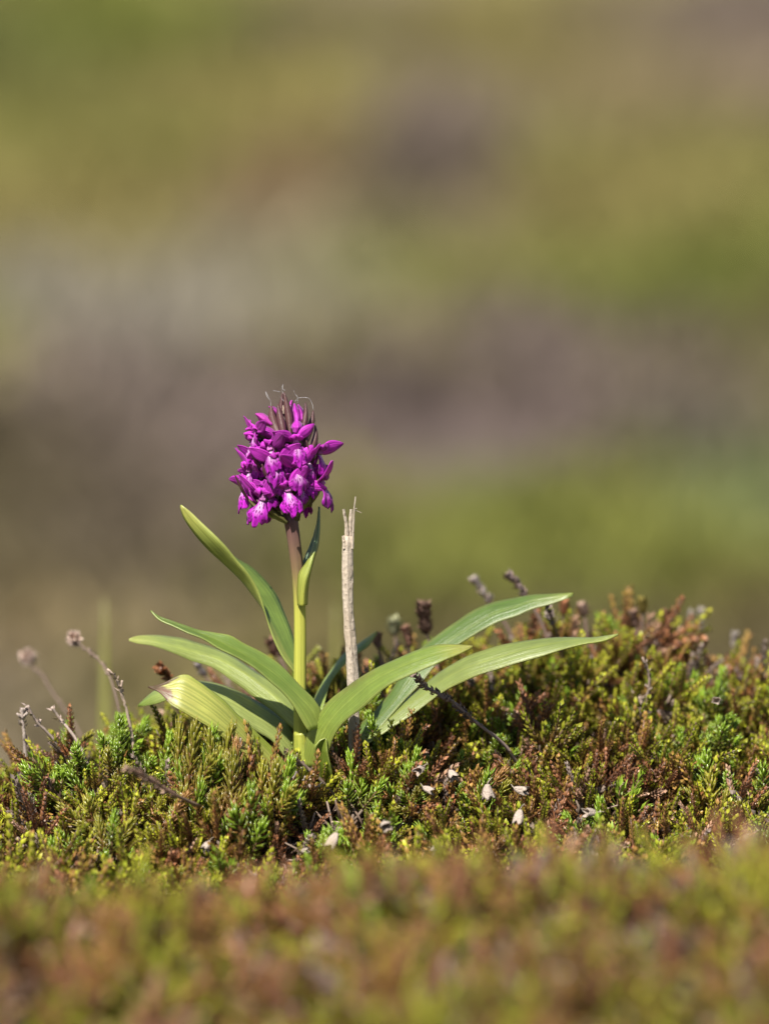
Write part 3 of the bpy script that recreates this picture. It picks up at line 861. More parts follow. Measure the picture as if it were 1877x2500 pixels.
def leafcol(base, tip=(.22, .30, .10), under=None, yellow=.0, blot=None):
    bn = np.random.default_rng(12)
    base = A3(*base); tip = A3(*tip)
    def f(t, s):
        c = base + (tip - base) * max(0, 1 - t / .18)
        if abs(s - .5) < .07: c = c * .9 + A3(.26, .32, .08) * .1
        e = min(s, 1 - s)
        if e < .05: c = c * .6 + A3(.30, .36, .14) * .4
        c = c + (A3(.34, .38, .11) - c) * max(0, (t - .72) / .28) * yellow
        if blot: c = c + (A3(.10, .085, .03) - c) * .75 * math.exp(-((t - blot[0]) / blot[2]) ** 2 - ((s - blot[1]) / blot[3]) ** 2) * bn.uniform(.4, 1)
        c = c * bn.uniform(.93, 1.07)
        return c
    return f

# upper trough-shaped leaf behind the stem
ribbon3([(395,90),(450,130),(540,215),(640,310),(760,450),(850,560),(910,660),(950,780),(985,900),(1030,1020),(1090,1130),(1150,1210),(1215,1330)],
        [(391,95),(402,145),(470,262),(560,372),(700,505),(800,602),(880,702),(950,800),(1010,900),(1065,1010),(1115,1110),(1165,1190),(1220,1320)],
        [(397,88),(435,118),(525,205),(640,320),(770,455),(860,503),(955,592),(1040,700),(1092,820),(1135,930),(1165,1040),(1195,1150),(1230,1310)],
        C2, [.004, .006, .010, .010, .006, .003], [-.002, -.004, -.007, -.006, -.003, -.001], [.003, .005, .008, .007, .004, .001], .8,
        lambda t, s, f=leafcol((.25, .31, .095), (.36, .38, .13)): f(t, s) if s < .5 else f(t, s) * A3(.52, .66, .55), seed=1)  # inner half coloured darker: upper-side green plus painted shade of the near half
# long narrow leaf that starts in front of the stem and ends in an upturned point
ribbon3([(190,803),(230,835),(330,873),(430,905),(520,938),(640,963),(720,975),(820,1030),(960,1100),(1090,1195),(1200,1310),(1290,1400),(1345,1490),(1360,1600)],
        [(190,807),(240,850),(330,890),(430,930),(520,965),(650,1015),(760,1070),(870,1128),(1000,1208),(1100,1290),(1200,1390),(1290,1490),(1330,1600)],
        [(192,812),(240,862),(330,908),(430,952),(540,995),(650,1062),(800,1132),(900,1200),(1000,1290),(1085,1365),(1150,1445),(1200,1530),(1255,1620)],
        C2, [-.010, -.011, -.011, -.010, -.010, -.009], .002, -.004, .8, leafcol((.115, .185, .042), (.14, .21, .05), yellow=.3), seed=2)
# broad pale leaf reaching furthest from the stem
ribbon3([(42,998),(80,983),(200,974),(330,984),(470,1010),(620,1060),(760,1130),(900,1220),(1030,1300),(1110,1370),(1180,1440)],
        [(42,1003),(90,1008),(200,1016),(350,1052),(500,1095),(650,1142),(770,1200),(870,1262),(970,1340),(1070,1430),(1175,1540)],
        [(44,1010),(100,1027),(200,1042),(330,1090),(450,1140),(600,1190),(690,1245),(780,1310),(900,1400),(1000,1470),(1080,1540),(1175,1630)],
        C2, [.010, .011, .012, .011, .008, .004], .008, -.001, .8, leafcol((.215, .295, .105), (.30, .36, .13)), seed=3)
# leaf with a dead brown cut-off tip
def deadtip(t, s):
    c = A3(.27, .34, .10) if s > .35 else A3(.21, .30, .06)
    c = c + (A3(.36, .40, .16) - c) * max(0, 1 - t / .5) * .6
    lim = .13 + .05 * math.sin(s * 9)
    if t < lim: c = A3(.085, .055, .045) if s < .55 or t < .05 else A3(.16, .11, .10)
    return c
o = ribbon3([(172,1318),(235,1308),(330,1270),(400,1240),(430,1238),(500,1278),(600,1350),(700,1430),(780,1510),(850,1570),(910,1630),(1010,1730),(1130,1880)],
        [(172,1320),(240,1325),(330,1300),(400,1275),(480,1312),(570,1370),(680,1460),(780,1565),(850,1645),(940,1750),(1110,1930)],
        [(174,1323),(240,1352),(330,1440),(420,1490),(520,1550),(610,1612),(700,1680),(780,1745),(880,1830),(1080,1980)],
        C2, [-.020, -.020, -.016, -.011], .002, -.007, .7, deadtip, seed=4)
tag(o, 'pale leaf with a dead brown tip')
# pale leaf behind the brown-tipped one, its point drooping beyond it
ribbon3([(104,1447),(190,1368),(280,1312),(400,1280),(520,1283),(650,1300),(760,1340),(900,1412),(1000,1470),(1100,1550),(1180,1660),(1200,1800)],
        [(106,1450),(200,1395),(300,1360),(420,1345),(540,1350),(660,1385),(770,1440),(880,1510),(1000,1590),(1090,1680),(1160,1780),(1190,1880)],
        [(110,1455),(220,1437),(320,1402),(450,1400),(600,1450),(750,1530),(900,1620),(1000,1680),(1070,1760),(1130,1850),(1180,1960)],
        C2, [.006, .0, .0, .002, .004], .008, -.002, .6, leafcol((.235, .31, .125), (.12, .20, .03)), seed=5)
# short leaf behind the dead stalk
ribbon3([(425,370),(370,408),(330,436),(270,478),(212,548),(170,610),(140,670),(110,750)],
        [(424,376),(374,425),(330,455),(280,495),(226,556),(190,610),(165,680),(135,770)],
        [(420,386),(382,442),(332,474),(290,512),(242,562),(210,605),(188,670),(160,790)],
        C3, [.040, .034, .026, .014, .006], .004, -.002, .7, leafcol((.17, .26, .075), (.30, .36, .12)), seed=6)
# broad arching leaf in front, opposite the long narrow one
ribbon3([(876,440),(800,434),(720,437),(620,460),(520,500),(420,545),(330,600),(250,660),(200,700),(150,770),(110,830),(80,920),(60,1010)],
        [(874,443),(790,455),(700,478),(620,503),(540,535),(450,580),(360,640),(290,700),(230,760),(180,830),(145,910),(120,1010)],
        [(876,445),(800,480),(720,516),(640,550),(560,586),(480,625),(420,672),(350,735),(300,768),(258,810),(225,860),(200,930),(170,1010)],
        C3, [-.026, -.026, -.024, -.019, -.013, -.008], .006, -.005, .25, leafcol((.128, .205, .045), (.26, .28, .06), yellow=.25, blot=(.56, .12, .10, .16)), seed=7)
# dark green leaf arching high over the mound
ribbon3([(1350,190),(1250,194),(1150,200),(1060,215),(960,240),(860,285),(780,338),(700,395),(640,440),(590,490),(545,560),(500,640),(440,720),(300,850)],
        [(1348,195),(1250,212),(1160,227),(1080,255),(980,285),(890,335),(810,385),(740,435),(670,495),(610,560),(560,630),(510,700),(440,780),(320,900)],
        [(1346,205),(1250,240),(1150,266),(1080,296),(1000,322),(900,376),(840,412),(760,470),(715,515),(680,555),(620,630),(560,690),(470,790),(350,930)],
        C3, [.020, .022, .022, .018, .014, .008, .003], .006, -.003, .65, leafcol((.062, .125, .032), (.16, .23, .05)), seed=8)
# long leaf lying out over the mound
ribbon3([(1560,383),(1460,397),(1330,400),(1200,408),(1100,420),(1000,440),(920,465),(850,490),(790,520),(720,565),(670,605),(600,660),(480,740),(300,860)],
        [(1560,385),(1470,406),(1340,418),(1210,438),(1110,458),(1000,490),(920,515),(850,540),(790,568),(720,612),(670,650),(600,700),(490,780),(330,890)],
        [(1560,388),(1500,414),(1400,431),(1300,456),(1200,485),(1100,511),(1000,545),(900,577),(820,612),(760,640),(700,680),(620,740),(500,820),(350,920)],
        C3, [.000, .000, .000, .002, .006, .005, .003], .006, -.004, .4, leafcol((.145, .215, .075), (.19, .26, .08)), seed=9)
# small stub leaf in front of the base
o = ribbon3([(1368,1663),(1325,1686),(1296,1735),(1300,1790),(1315,1850),(1330,1930),(1345,2080)],
        [(1371,1664),(1350,1705),(1342,1750),(1350,1800),(1362,1860),(1375,1930),(1380,2080)],
        [(1374,1666),(1378,1700),(1382,1755),(1395,1815),(1408,1870),(1418,1930),(1420,2080)],
        C2, [-.016, -.014, -.011, -.006], -.002, -.002, .3, leafcol((.15, .23, .04), (.12, .18, .03)), seed=10)
tag(o, 'short blunt stub leaf at the base')
# broad sheathing leaves round the foot of the stem
ribbon3([(700,2080),(712,1960),(716,1880),(718,1790)][::-1], [(740,2080),(738,1960),(736,1880),(736,1790)][::-1], [(775,2070),(770,1960),(766,1880),(760,1790)][::-1],
        lambda p: p, [-.004, -.007, -.007], .003, .003, .1, leafcol((.24, .33, .06), (.30, .37, .07)), seed=12, conv=False)

# stem: purple-brown above, yellow-green below
sp = [C2(p) for p in [(1128,150),(1140,220),(1158,340),(1175,480),(1188,620),(1195,760),(1198,900),(1198,1050),(1197,1200),(1197,1400),(1198,1600),(1196,1750),(1192,1900),(1185,2150)]]
spp = [np.array(P(x, y, d)) for (x, y), d in zip(catmull(sp, 34), np.linspace(-.0005, .0, 34))]
rad = np.interp(np.linspace(0, 1, 34), [0, .08, .3, .5, .8, 1], np.array([50, 45, 40, 42, 45, 46]) / 2.768 * MPP)
V, Fq, T, A_ = tube(rel(spp), rad, 20, jit=.008, seed=3, ridges=.035, nr=7)
cs = []
for t in T:
    pur, brn, yg, gr = A3(.15, .065, .085), A3(.22, .14, .08), A3(.50, .50, .085), A3(.44, .48, .09)
    cs.append(pur + (brn - pur) * t / .16 if t < .16 else brn + (yg - brn) * smooth01(.16, .36, t) if t < .36 else yg + (gr - yg) * (t - .36) / .64)
stem = obj('stem', mesh_np('stem', V, Fq, np.array(cs), np.stack([A_, T], 1), M_STEM), orchid)
tag(stem, 'stem turning from purple-brown to yellow-green')
# stem leaf: clasping sheath running up into a narrow blade
def sheathcol(t, s):
    c = A3(.13, .22, .15) if t < .45 else A3(.25, .34, .09)
    return c + (A3(.30, .36, .08) - c) * max(0, (t - .6) / .4)
ribbon3([(1325,104),(1318,180),(1306,280),(1284,372),(1262,440),(1225,500),(1195,545),(1181,650),(1184,768)],
        [(1327,104),(1324,180),(1320,285),(1303,380),(1280,455),(1255,530),(1232,600),(1220,680),(1215,775)],
        [(1329,104),(1330,190),(1328,285),(1317,375),(1293,452),(1268,550),(1254,640),(1248,700),(1246,768)],
        C2, [.006, .003, -.001, -.005, -.0065, -.0065, -.0065], [.001, .001, .001, .003, .004, .004], .0035, .1, sheathcol, name='stem_leaf', seed=13)
ribbon3([(1322,150),(1312,200),(1290,290),(1262,370),(1236,430),(1215,492),(1205,560)],
        [(1323,150),(1316,205),(1298,300),(1272,390),(1248,450),(1226,510),(1215,570)],
        [(1324,150),(1320,210),(1306,310),(1284,405),(1262,465),(1240,520),(1226,580)],
        C2, [.006, .004, .002, .001], .001, -.001, .2, lambda t, s: A3(.10, .19, .14), name='leaf_flap', thick=.0003, seed=14)

# ---- flowers (local millimetres: Y outward, Z up)
MM = .001
def grid_mesh(name, f, nu, nv, mat):
    V, UV = [], []
    for i in range(nv):
        for j in range(nu):
            u, v = j / (nu - 1), i / (nv - 1)
            V.append(np.array(f(u, v)) * MM); UV.append((u, v))
    Fq = [(i*nu+j, i*nu+j+1, (i+1)*nu+j+1, (i+1)*nu+j) for i in range(nv-1) for j in range(nu-1)]
    return mesh_np(name, V, Fq, None, UV, mat)
def make_lip(seed):
    r = np.random.default_rng(seed)
    ph = r.uniform(0, 6, 5); fold = r.uniform(.7, 2.0); side = r.uniform(3.1, 3.8); ln = r.uniform(7.2, 8.6); asym = r.normal(0, .3); tw = r.normal(0, .25)
    def f(u, v):
        s = u * 2 - 1; a = abs(s)
        # three lobes at the free end: pointed middle, rounded crinkled sides
        end = 1 - .16 * a * a + .15 * math.exp(-(s / .17) ** 2) - .13 * math.exp(-((a - .36) / .10) ** 2) + .035 * math.sin(s * 17 + ph[0])
        w = 1.2 + (side - 1.2) * smooth01(.12, .72, v) - .35 * smooth01(.8, 1, v)
        z = -ln * v * (1 + (end - 1) * v)
        y = 2.2 * math.sin(min(1, v * 1.15) * math.pi * .6) + .3 * v - (a ** 2.0) * fold * (.35 + 1.1 * v)
        y += .30 * math.cos(s * 11 + ph[1]) * v + .4 * math.sin(v * 7 + ph[2]) * a * v + tw * s * v * 1.5
        x = s * w * (1 - .06 * fold * a) + asym * v * 2 + .18 * math.sin(v * 9 + ph[3]) * a
        return x, y, z
    return grid_mesh('lip', f, 19, 16, M_LIP)
def make_petal(name, seed, L, W, cup, mat, curl=0.0):
    """ovate petal lying along +Z from the origin, face towards +Y"""
    r = np.random.default_rng(seed); ph = r.uniform(0, 6, 3)
    def f(u, v):
        s = u * 2 - 1
        w = W * .5 * (math.sin(math.pi * min(1, v * .93 + .04)) ** .75) * (1.1 - .35 * v)
        x = s * w; z = L * v
        y = cup * (s * s) * w * .6 + curl * v * v * L * .5 + .15 * math.sin(v * 6 + ph[0]) + .25 * s * math.sin(v * 5 + ph[1]) + .10 * math.cos(s * 9 + ph[2]) * math.sin(3 * v)
        return x, y, z
    return grid_mesh(name, f, 9, 11, mat)
LIPS = [make_lip(s) for s in range(7)]
SEPALS = [make_petal('lateral_sepal', s, 8.0 + .5 * (s % 3), 4.9, -.7 + .15 * s, M_PETAL, -.25 + .1 * (s % 4)) for s in range(6)]
def make_hood(seed):
    """dorsal sepal and petals joined in a helmet over the throat"""
    r = np.random.default_rng(seed); ph = r.uniform(0, 6)
    def f(u, v):
        s = u * 2 - 1
        a = v * 1.9
        rad_ = 3.3 + .25 * math.sin(s * 6 + ph)
        w = 2.5 * (math.sin(math.pi * min(1, v * .86 + .10)) ** .8)
        return s * w * 1.05, -1.2 + rad_ * math.sin(a) * (1 - .12 * s * s), .3 + 3.0 * math.sin(min(a, 1.57)) - (1.3 * (a - 1.2) if a > 1.2 else 0) - 1.7 * s * s * (.5 + v * .5) + .2 * math.sin(s * 9 + ph)
    return grid_mesh('hood', f, 11, 11, M_PETAL)
HOODS = [make_hood(s) for s in range(5)]
# ovary with its spur: the flower's own body
pts = [np.array(p) * MM for p in [(0, -9.5, -2.5), (0, -6, -1.0), (0, -3, -.2), (0, -.6, 0), (0, .5, -.4)]]
V1, F1, t1, a1 = tube(pts, np.array([.9, 1.5, 1.5, 1.3, .9]) * MM, 8)
pts = [np.array(p) * MM for p in [(0, -.6, -.3), (0, -2.5, -2.0), (0, -3.6, -4.5), (0, -3.8, -6.5)]]
V2, F2, t2, a2 = tube(pts, np.array([1.2, 1.15, 1.0, .6]) * MM, 8)
def col_f(u, v):
    a = (u - .5) * 4.2
    return .95 * math.sin(a) * (1 - .6 * v * v), .6 + .5 * math.cos(a) - .5 * v, -.3 + 1.7 * v
M_COLUMN = petal_mat('column_pale', (0.52, 0.14, 0.44), (1, .6, 1), 0.2)
COLUMN = None
OVARY = mesh_np('flower', np.concatenate([V1, V2]), F1 + [tuple(i + len(V1) for i in f) for f in F2], None, np.concatenate([np.stack([a1, t1], 1), np.stack([a2, t2], 1)]), M_OVARY)
for m_ in LIPS + SEPALS + HOODS:
    pass
def add_solid(o, th=.00022):
    md = o.modifiers.new('thickness', 'SOLIDIFY'); md.thickness = th; md.offset = 0
COLUMN = grid_mesh('column', col_f, 9, 6, M_COLUMN)
HEAD_R = .0120
def head_axis(cy):  # in crop-1 pixels
    return 760 + (840 - 760) * (cy - 200) / 1450
fr = np.random.default_rng(5)
def flower(cx, cy, yaw, pitch=0, roll=0, sc=1.0, R=HEAD_R, sep=(1, 1), i=0, lip=None, back=False, sepang=None):
    dx = (cx - head_axis(cy)) / 4.885 * MPP
    dy = -math.sqrt(max(R * R - dx * dx, 0)) if not back else math.sqrt(max(R * R - dx * dx, 0))
    p = P(*C1((cx, cy)), dy)
    M = Matrix.Translation(p - ORC) @ Matrix.Rotation(math.radians(180 + yaw), 4, 'Z') @ Matrix.Rotation(math.radians(pitch), 4, 'X') @ Matrix.Rotation(math.radians(roll), 4, 'Y') @ Matrix.Scale(sc * 1.08, 4)
    o = obj('flower', OVARY, orchid); o.matrix_local = M
    l = obj('lip', LIPS[i % 7 if lip is None else lip], o); add_solid(l)
    q = obj('column', COLUMN, o); add_solid(q)
    h = obj('hood', HOODS[i % 5], o); add_solid(h)
    h.rotation_euler = (math.radians(fr.normal(0, 8)), math.radians(fr.normal(0, 6)), 0)
    for s in (-1, 1):
        if not sep[(s + 1) // 2]: continue
        q = obj('lateral_sepal', SEPALS[(i * 2 + (s + 1) // 2) % 6], o); add_solid(q)
        ang = (sepang[(s + 1) // 2] if sepang else 60 + fr.normal(0, 22))
        q.location = (s * .8 * MM, -.3 * MM, .2 * MM)
        q.rotation_euler = (Matrix.Rotation(math.radians(s * ang), 4, 'Y') @ Matrix.Rotation(math.radians(-8 + fr.normal(0, 18)), 4, 'X') @ Matrix.Rotation(math.radians(s * -25 + fr.normal(0, 10)), 4, 'Z')).to_euler()
    return o
# crop-1 pixel of the throat, yaw of the face, pitch, roll, size
FL = [(890,770,6,0,4,.86), (590,860,-26,0,18,.95), (675,1010,-8,0,-4,.98), (925,1095,12,0,-4,.95), (800,1350,2,0,4,1.0), (505,1455,-24,0,-10,1.08),
      (345,1120,-58,0,8,1.0), (300,1290,-66,5,6,.95), (420,660,-62,-6,5,.8), (375,790,-60,0,8,.95), (1165,905,58,0,-6,.95), (1195,1270,72,4,-2,1.08),
      (395,1500,-95,0,0,.85), (470,1190,-36,0,6,.85), (1040,985,34,0,-4,.85), (1080,1180,40,0,-6,.8), (760,1190,0,0,0,.85), (560,1330,-25,0,6,.85), (780,890,0,0,0,.8), (960,1300,22,0,-4,.8), (460,960,-42,0,6,.85)]
for i, (cx, cy, yw, pt, rl, sc) in enumerate(FL):
    flower(cx, cy, yw, pt, rl, sc, i=i, R=HEAD_R if i < 13 else .0092)
for i, (cx, cy, yw) in enumerate([(760,860,178), (560,1060,-140), (980,1050,140), (780,1250,185), (620,1420,-150), (960,1380,150), (600,760,-130), (960,760,135)]):
    flower(cx, cy, yw, 0, 0, .92, i=i + 3, back=True)

def blade(cpts, hw, dys, C, name, mat, edge_back=.0012, n=18, parent=None, thick=.00025, keel=.3, pxs=4.885):
    """pointed blade round a traced centre line (tip -> base); half widths in crop pixels; its edges bend back from the viewer"""
    c = catmull([C(p) for p in cpts], n); t = np.linspace(0, 1, n)
    w = np.interp(t, np.linspace(0, 1, len(hw)), hw) / pxs
    dm = np.interp(t, np.linspace(0, 1, len(dys)), dys)
    tg = np.gradient(c, axis=0); tg /= np.linalg.norm(tg, axis=1)[:, None]
    nr_ = np.stack([-tg[:, 1], tg[:, 0]], 1)
    nc = 7; V, UV = [], []
    for i in range(n):
        for j in range(nc):
            s = j / (nc - 1) * 2 - 1
            back = edge_back * (w[i] / max(w.max(), 1e-6)) * (abs(s) * keel + s * s * (1 - keel))
            q = c[i] + nr_[i] * w[i] * s
            V.append(P(q[0], q[1], dm[i] + back)); UV.append((j / (nc - 1), t[i]))
    Fq = [(i*nc+j, i*nc+j+1, (i+1)*nc+j+1, (i+1)*nc+j) for i in range(n-1) for j in range(nc-1)]
    o = obj(name, mesh_np(name, rel(V), Fq, None, UV, mat), parent or orchid)
    add_solid(o, thick)
    return o
# bracts: purple-brown points between the flowers
BR = [([(735,190),(722,300),(712,400),(720,520)], [2,24,34,20], [-.001,-.002,-.003]),
      ([(752,190),(775,300),(800,440),(820,600),(822,720)], [3,34,44,40,20], [-.003,-.005,-.007]),
      ([(598,350),(605,450),(640,580),(690,700),(720,780)], [8,42,62,56,25], [-.004,-.006,-.009]),
      ([(678,330),(700,460),(730,600),(745,700),(755,800)], [3,36,46,36,20], [-.006,-.009,-.011]),
      ([(1005,310),(1010,420),(995,540),(980,640),(960,720)], [3,22,38,32,15], [-.001,-.004,-.006]),
      ([(1098,405),(1085,520),(1050,640),(1020,740),(990,830)], [3,30,44,38,18], [.002,-.001,-.005]),
      ([(1122,580),(1128,680),(1110,780),(1080,860),(1040,930)], [3,22,36,30,14], [.003,.000,-.005]),
      ([(715,650),(735,730),(745,800),(742,860)], [3,18,20,12], [-.012,-.012,-.011]),
      ([(1015,760),(1040,850),(1052,930),(1050,1010)], [3,16,17,9], [-.012,-.0115,-.010]),
      ([(485,1040),(515,1120),(560,1200),(610,1280)], [3,20,26,14], [-.0125,-.012,-.010]),
      ([(165,1170),(205,1250),(250,1340),(330,1480)], [3,13,16,12], [-.010,-.009,-.006]),
      ([(355,890),(390,950),(430,1020),(470,1080)], [3,18,22,14], [-.009,-.009,-.008]),
      ([(425,580),(440,640),(470,700),(520,760)], [3,16,20,12], [-.004,-.005,-.006]),
      ([(1150,770),(1152,830),(1140,900),(1110,980)], [3,14,20,12], [.001,.000,-.003])]
for c, hw, dy in BR: blade(c, hw, dy, C1, 'bract', M_BRACT)
for c, hw, dy in [([(1180,1110),(1150,1180),(1110,1300),(1040,1430),(950,1530),(880,1660)], [30,78,92,84,62,26], [-.002,-.006,-.008,-.005]),
                  ([(560,1560),(640,1640),(720,1690),(790,1740)], [30,44,40,22], [-.008,-.006,-.004]),
                  ([(330,1470),(400,1540),(500,1600),(640,1670)], [12,30,40,24], [-.006,-.007,-.005])]:
    tag(blade(c, hw, dy, C1, 'bract', M_BRACT_G, edge_back=.003), 'broad olive bract under the flowers')
# buds and half-open petals at the top
for c, hw, dy, m_ in [([(410,440),(470,470),(540,520),(610,570)], [4,48,55,30], [-.004,-.006,-.006], M_PINK),
                      ([(566,355),(620,380),(670,430),(720,520)], [3,32,42,20], [-.003,-.004,-.004], M_PINK),
                      ([(845,280),(830,330),(820,400),(815,480)], [8,30,30,16], [.001,.000,-.001], M_PINK),
                      ([(872,318),(890,400),(905,480),(905,560)], [5,38,48,30], [-.003,-.004,-.006], M_PETAL),
                      ([(915,330),(945,390),(965,470),(970,560)], [6,30,34,20], [-.001,-.002,-.004], M_PETAL),
                      ([(746,340),(745,390),(750,440)], [10,18,14], [-.003,-.004,-.004], M_CAPSULE),
                      ([(905,530),(908,580),(905,630),(895,670)], [28,72,74,40], [-.009,-.011,-.010], M_PETAL),
                      ([(430,660),(510,650),(590,680),(660,740)], [8,60,66,36], [-.009,-.010,-.009], M_PETAL),
                      ([(270,680),(330,680),(400,690),(470,720)], [6,36,44,28], [-.006,-.006,-.006], M_PETAL),
                      ([(290,630),(350,615),(420,620),(480,640)], [6,30,34,20], [-.003,-.004,-.005], M_PETAL),
                      ([(640,735),(660,780),(690,830)], [20,56,30], [-.011,-.0125,-.011], M_PETAL)]:
    blade(c, hw, dy, C1, 'bud', m_, edge_back=.004)
# core of the spike, hidden between the flowers
pts = [np.array(P(*C1(p), 0)) for p in [(850,1720),(835,1500),(815,1200),(795,900),(775,600),(765,420)]]
V, Fq, T, A_ = tube(rel(pts), [.0024, .0040, .0045, .0042, .0034, .0015], 12)
obj('spike_axis', mesh_np('spike_axis', V, Fq, None, np.stack([A_, T], 1), M_OVARY), orchid)

# spider silk
for lab, strands in [('fine spider silk strands wisping over the tip of the flower spike', [[(590,350),(590,290),(560,230),(530,175),(545,230),(580,275)], [(745,200),(720,150),(742,90),(738,150),(770,160)], [(620,165),(660,170),(700,178)], [(880,300),(910,235),(890,215),(865,165)], [(910,310),(915,255)], [(920,252),(990,245),(1045,255),(1085,320),(1100,395)], [(705,240),(760,300),(840,350)]])]:
    root = empty('spider_silk', P(*C1((745, 200)), -.003))
    tag(root, lab, 'spider silk')
    for st in strands:
        c = catmull([C1(p) for p in st], 14)
        pp = [np.array(P(x, y, -.003 + .0004 * math.sin(i * .9))) - np.array(root.location) for i, (x, y) in enumerate(c)]
        V, Fq, T, A_ = tube(pp, [.000045] * 14, 4)
        obj('strand', mesh_np('strand', V, Fq, None, np.stack([A_, T], 1), M_SILK), root)

# ------------------------------------------------------------------ broken pale stalk beside the orchid
SD = -.004
sb = P(862, 1935, SD); sb.z = GZ(sb.x, sb.y) - .003
stalk = empty('dead_stalk', sb)
tag(stalk, 'broken pale dead stalk with a splintered top beside the orchid', 'dead stalk')
def srel(V): return np.asarray(V, float) - np.array(sb)
c = catmull([C2(p) for p in [(1520,300),(1519,420),(1520,560),(1521,700),(1526,850),(1536,980),(1548,1120),(1556,1280),(1560,1500),(1562,1750),(1560,2050)]], 40)
V, Fq, T, A_ = tube(srel([P(x, y, SD) for x, y in c]), np.interp(np.linspace(0, 1, 40), [0, .1, .5, 1], np.array([35, 36, 38, 38]) / 2.768 * MPP) * (1 + .05 * np.sin(np.linspace(0, 16, 40))), 18, jit=.05, seed=9, ridges=.06, nr=5)
obj('stalk', mesh_np('stalk', V, Fq, None, np.stack([A_, T * 6], 1), M_STALK), stalk)
CT = crop(820, 1180, 900, 1106)
for pts, rd, d, nm in [([(255,875),(290,1050),(330,1250),(360,1500),(360,1800),(350,2200)], [45,52,62,80,95,110], .0, 'splinter'),
                   ([(520,880),(505,1000),(500,1200),(500,1500),(480,1800),(450,2200)], [52,66,70,66,72,80], .0006, 'splinter'),
                   ([(660,450),(635,700),(612,900),(605,1200),(585,1600),(560,2200)], [24,28,36,38,42,48], -.0010, 'splinter'),
                   ([(640,900),(760,950),(870,1000)], [10,16,10], -.0008, 'barb'),
                   ([(640,870),(710,840)], [22,12], -.0012, 'barb'),
                   ([(200,1800),(250,1790),(270,1900),(280,2200)], [14,24,40,56], -.0014, 'splinter')]:
    k = 14 if len(pts) > 2 else 4
    c = catmull([CT(p) for p in pts], k)
    V, Fq, T, A_ = tube(srel([P(x, y, SD + d) for x, y in c]), np.interp(np.linspace(0, 1, k), np.linspace(0, 1, len(rd)), rd) / 13.83 * MPP, 7, jit=.12, seed=int(pts[0][0]))
    obj(nm, mesh_np(nm, V, Fq, None, np.stack([A_, T * 2], 1), M_STALK, smooth=False), stalk)

# ------------------------------------------------------------------ bare twigs
def twig(label, pts, C, dys, rad0, rad1, branches=(), knobs=0, tint=(.42, .33, .27), ground_end=True, seed=1, name='bare_twig'):
    """pts tip -> base"""
    n = 16
    c = catmull([C(p) for p in pts], n); dm = np.interp(np.linspace(0, 1, n), np.linspace(0, 1, len(dys)), dys)
    w = [np.array(P(x, y, d)) for (x, y), d in zip(c, dm)]
    if ground_end:
        d = w[-1] - w[-3]; d /= np.linalg.norm(d)
        for _ in range(30):
            if w[-1][2] < GZ(w[-1][0], w[-1][1]) - .001: break
            d = d + np.array([0, 0, -.16]); d /= np.linalg.norm(d); w.append(w[-1] + d * .003)
    base = Vector(w[-1]); root = empty(name, base)
    b = np.array(base); n = len(w)
    V, Fq, T, A_ = tube([p - b for p in w], np.linspace(rad0, rad1, n) * .8, 6, jit=.2, seed=seed)
    rr = np.random.default_rng(seed)
    C_ = A3(*tint) * rr.uniform(.7, 1.25, (len(V), 1))
    obj('stem', mesh_np('stem', V, tris(Fq), C_, None, M_WOOD), root)
    for br, bd in branches:
        cc = catmull([C(p) for p in br], 5)
        pp = [np.array(P(x, y, bd)) - b for x, y in cc]
        V, Fq, T, A_ = tube(pp, np.linspace(rad0 * .7, rad0, 5), 5, jit=.15, seed=seed + 1)
        obj('branch', mesh_np('branch', V, tris(Fq), A3(*tint) * rr.uniform(.7, 1.2, (len(V), 1)), None, M_WOOD), root)
    if knobs:
        B = Buf()
        for i in range(knobs):
            t = rr.uniform(.02, .75); k = int(t * (min(n, 16) - 1)); p0 = w[k] + (w[k+1] - w[k]) * rr.random() - b
            tan = w[k] - w[k+1]; d0, u, v_ = frame(tan)
            a = rr.uniform(0, 6.28); rad_ = u * math.cos(a) + v_ * math.sin(a)
            d = d0 * .8 + rad_ * .6; d /= np.linalg.norm(d)
            nn = rad_ * .8 - d0 * .6
            V, Fc, Cc = leaf_boat(p0 + rad_ * rad0 * .6, d, nn, rr.uniform(.0014, .0026), .0012, A3(*tint) * rr.uniform(.5, 1), A3(*tint) * rr.uniform(.9, 1.5))
            B.add(V, Fc, Cc)
        o = obj('dry_scales', mesh_np('dry_scales', *B.arr(), None, M_WOOD, smooth=False), root); o['kind'] = 'stuff'
    tag(root, label, 'twig')
    return root
twig('dead scaly twig leaning across the mound under the orchid\'s arching leaf', [(600,575),(650,630),(720,665),(790,710),(860,770),(930,830),(1000,880)], C3, [-.014, -.008, .002], .0006, .0008, [([(700,650),(740,690)], -.011)], 130, (.30, .22, .19), seed=3)
twig('pale forked twig standing beside the tall needle-leaved sprigs', [(705,410),(745,450),(775,510),(800,580),(825,660)], C4, [.000, .002, .004], .0005, .0007, [([(800,485),(795,530)], .002)], 10, (.46, .35, .28), seed=4)
twig('thin pale twig with a bent tip rising from the heather edge', [(185,650),(215,710),(250,765),(300,810)], C4, [.002, .004, .006], .0005, .0006, [([(270,740),(255,770)], .005)], 8, (.46, .36, .31), seed=5)
twig('straight pale twig slanting up between ling and needle sprigs', [(340,660),(390,730),(450,800)], C4, [.004, .006, .006], .0005, .0006, (), 6, (.46, .36, .31), seed=6)
twig('small grey twig with a three-pronged top', [(150,665),(148,720),(155,780),(160,840)], C4, [.012, .012, .012], .0006, .0006, [([(112,700),(148,735)], .012), ([(185,690),(150,735)], .012)], 14, (.40, .33, .29), seed=7)
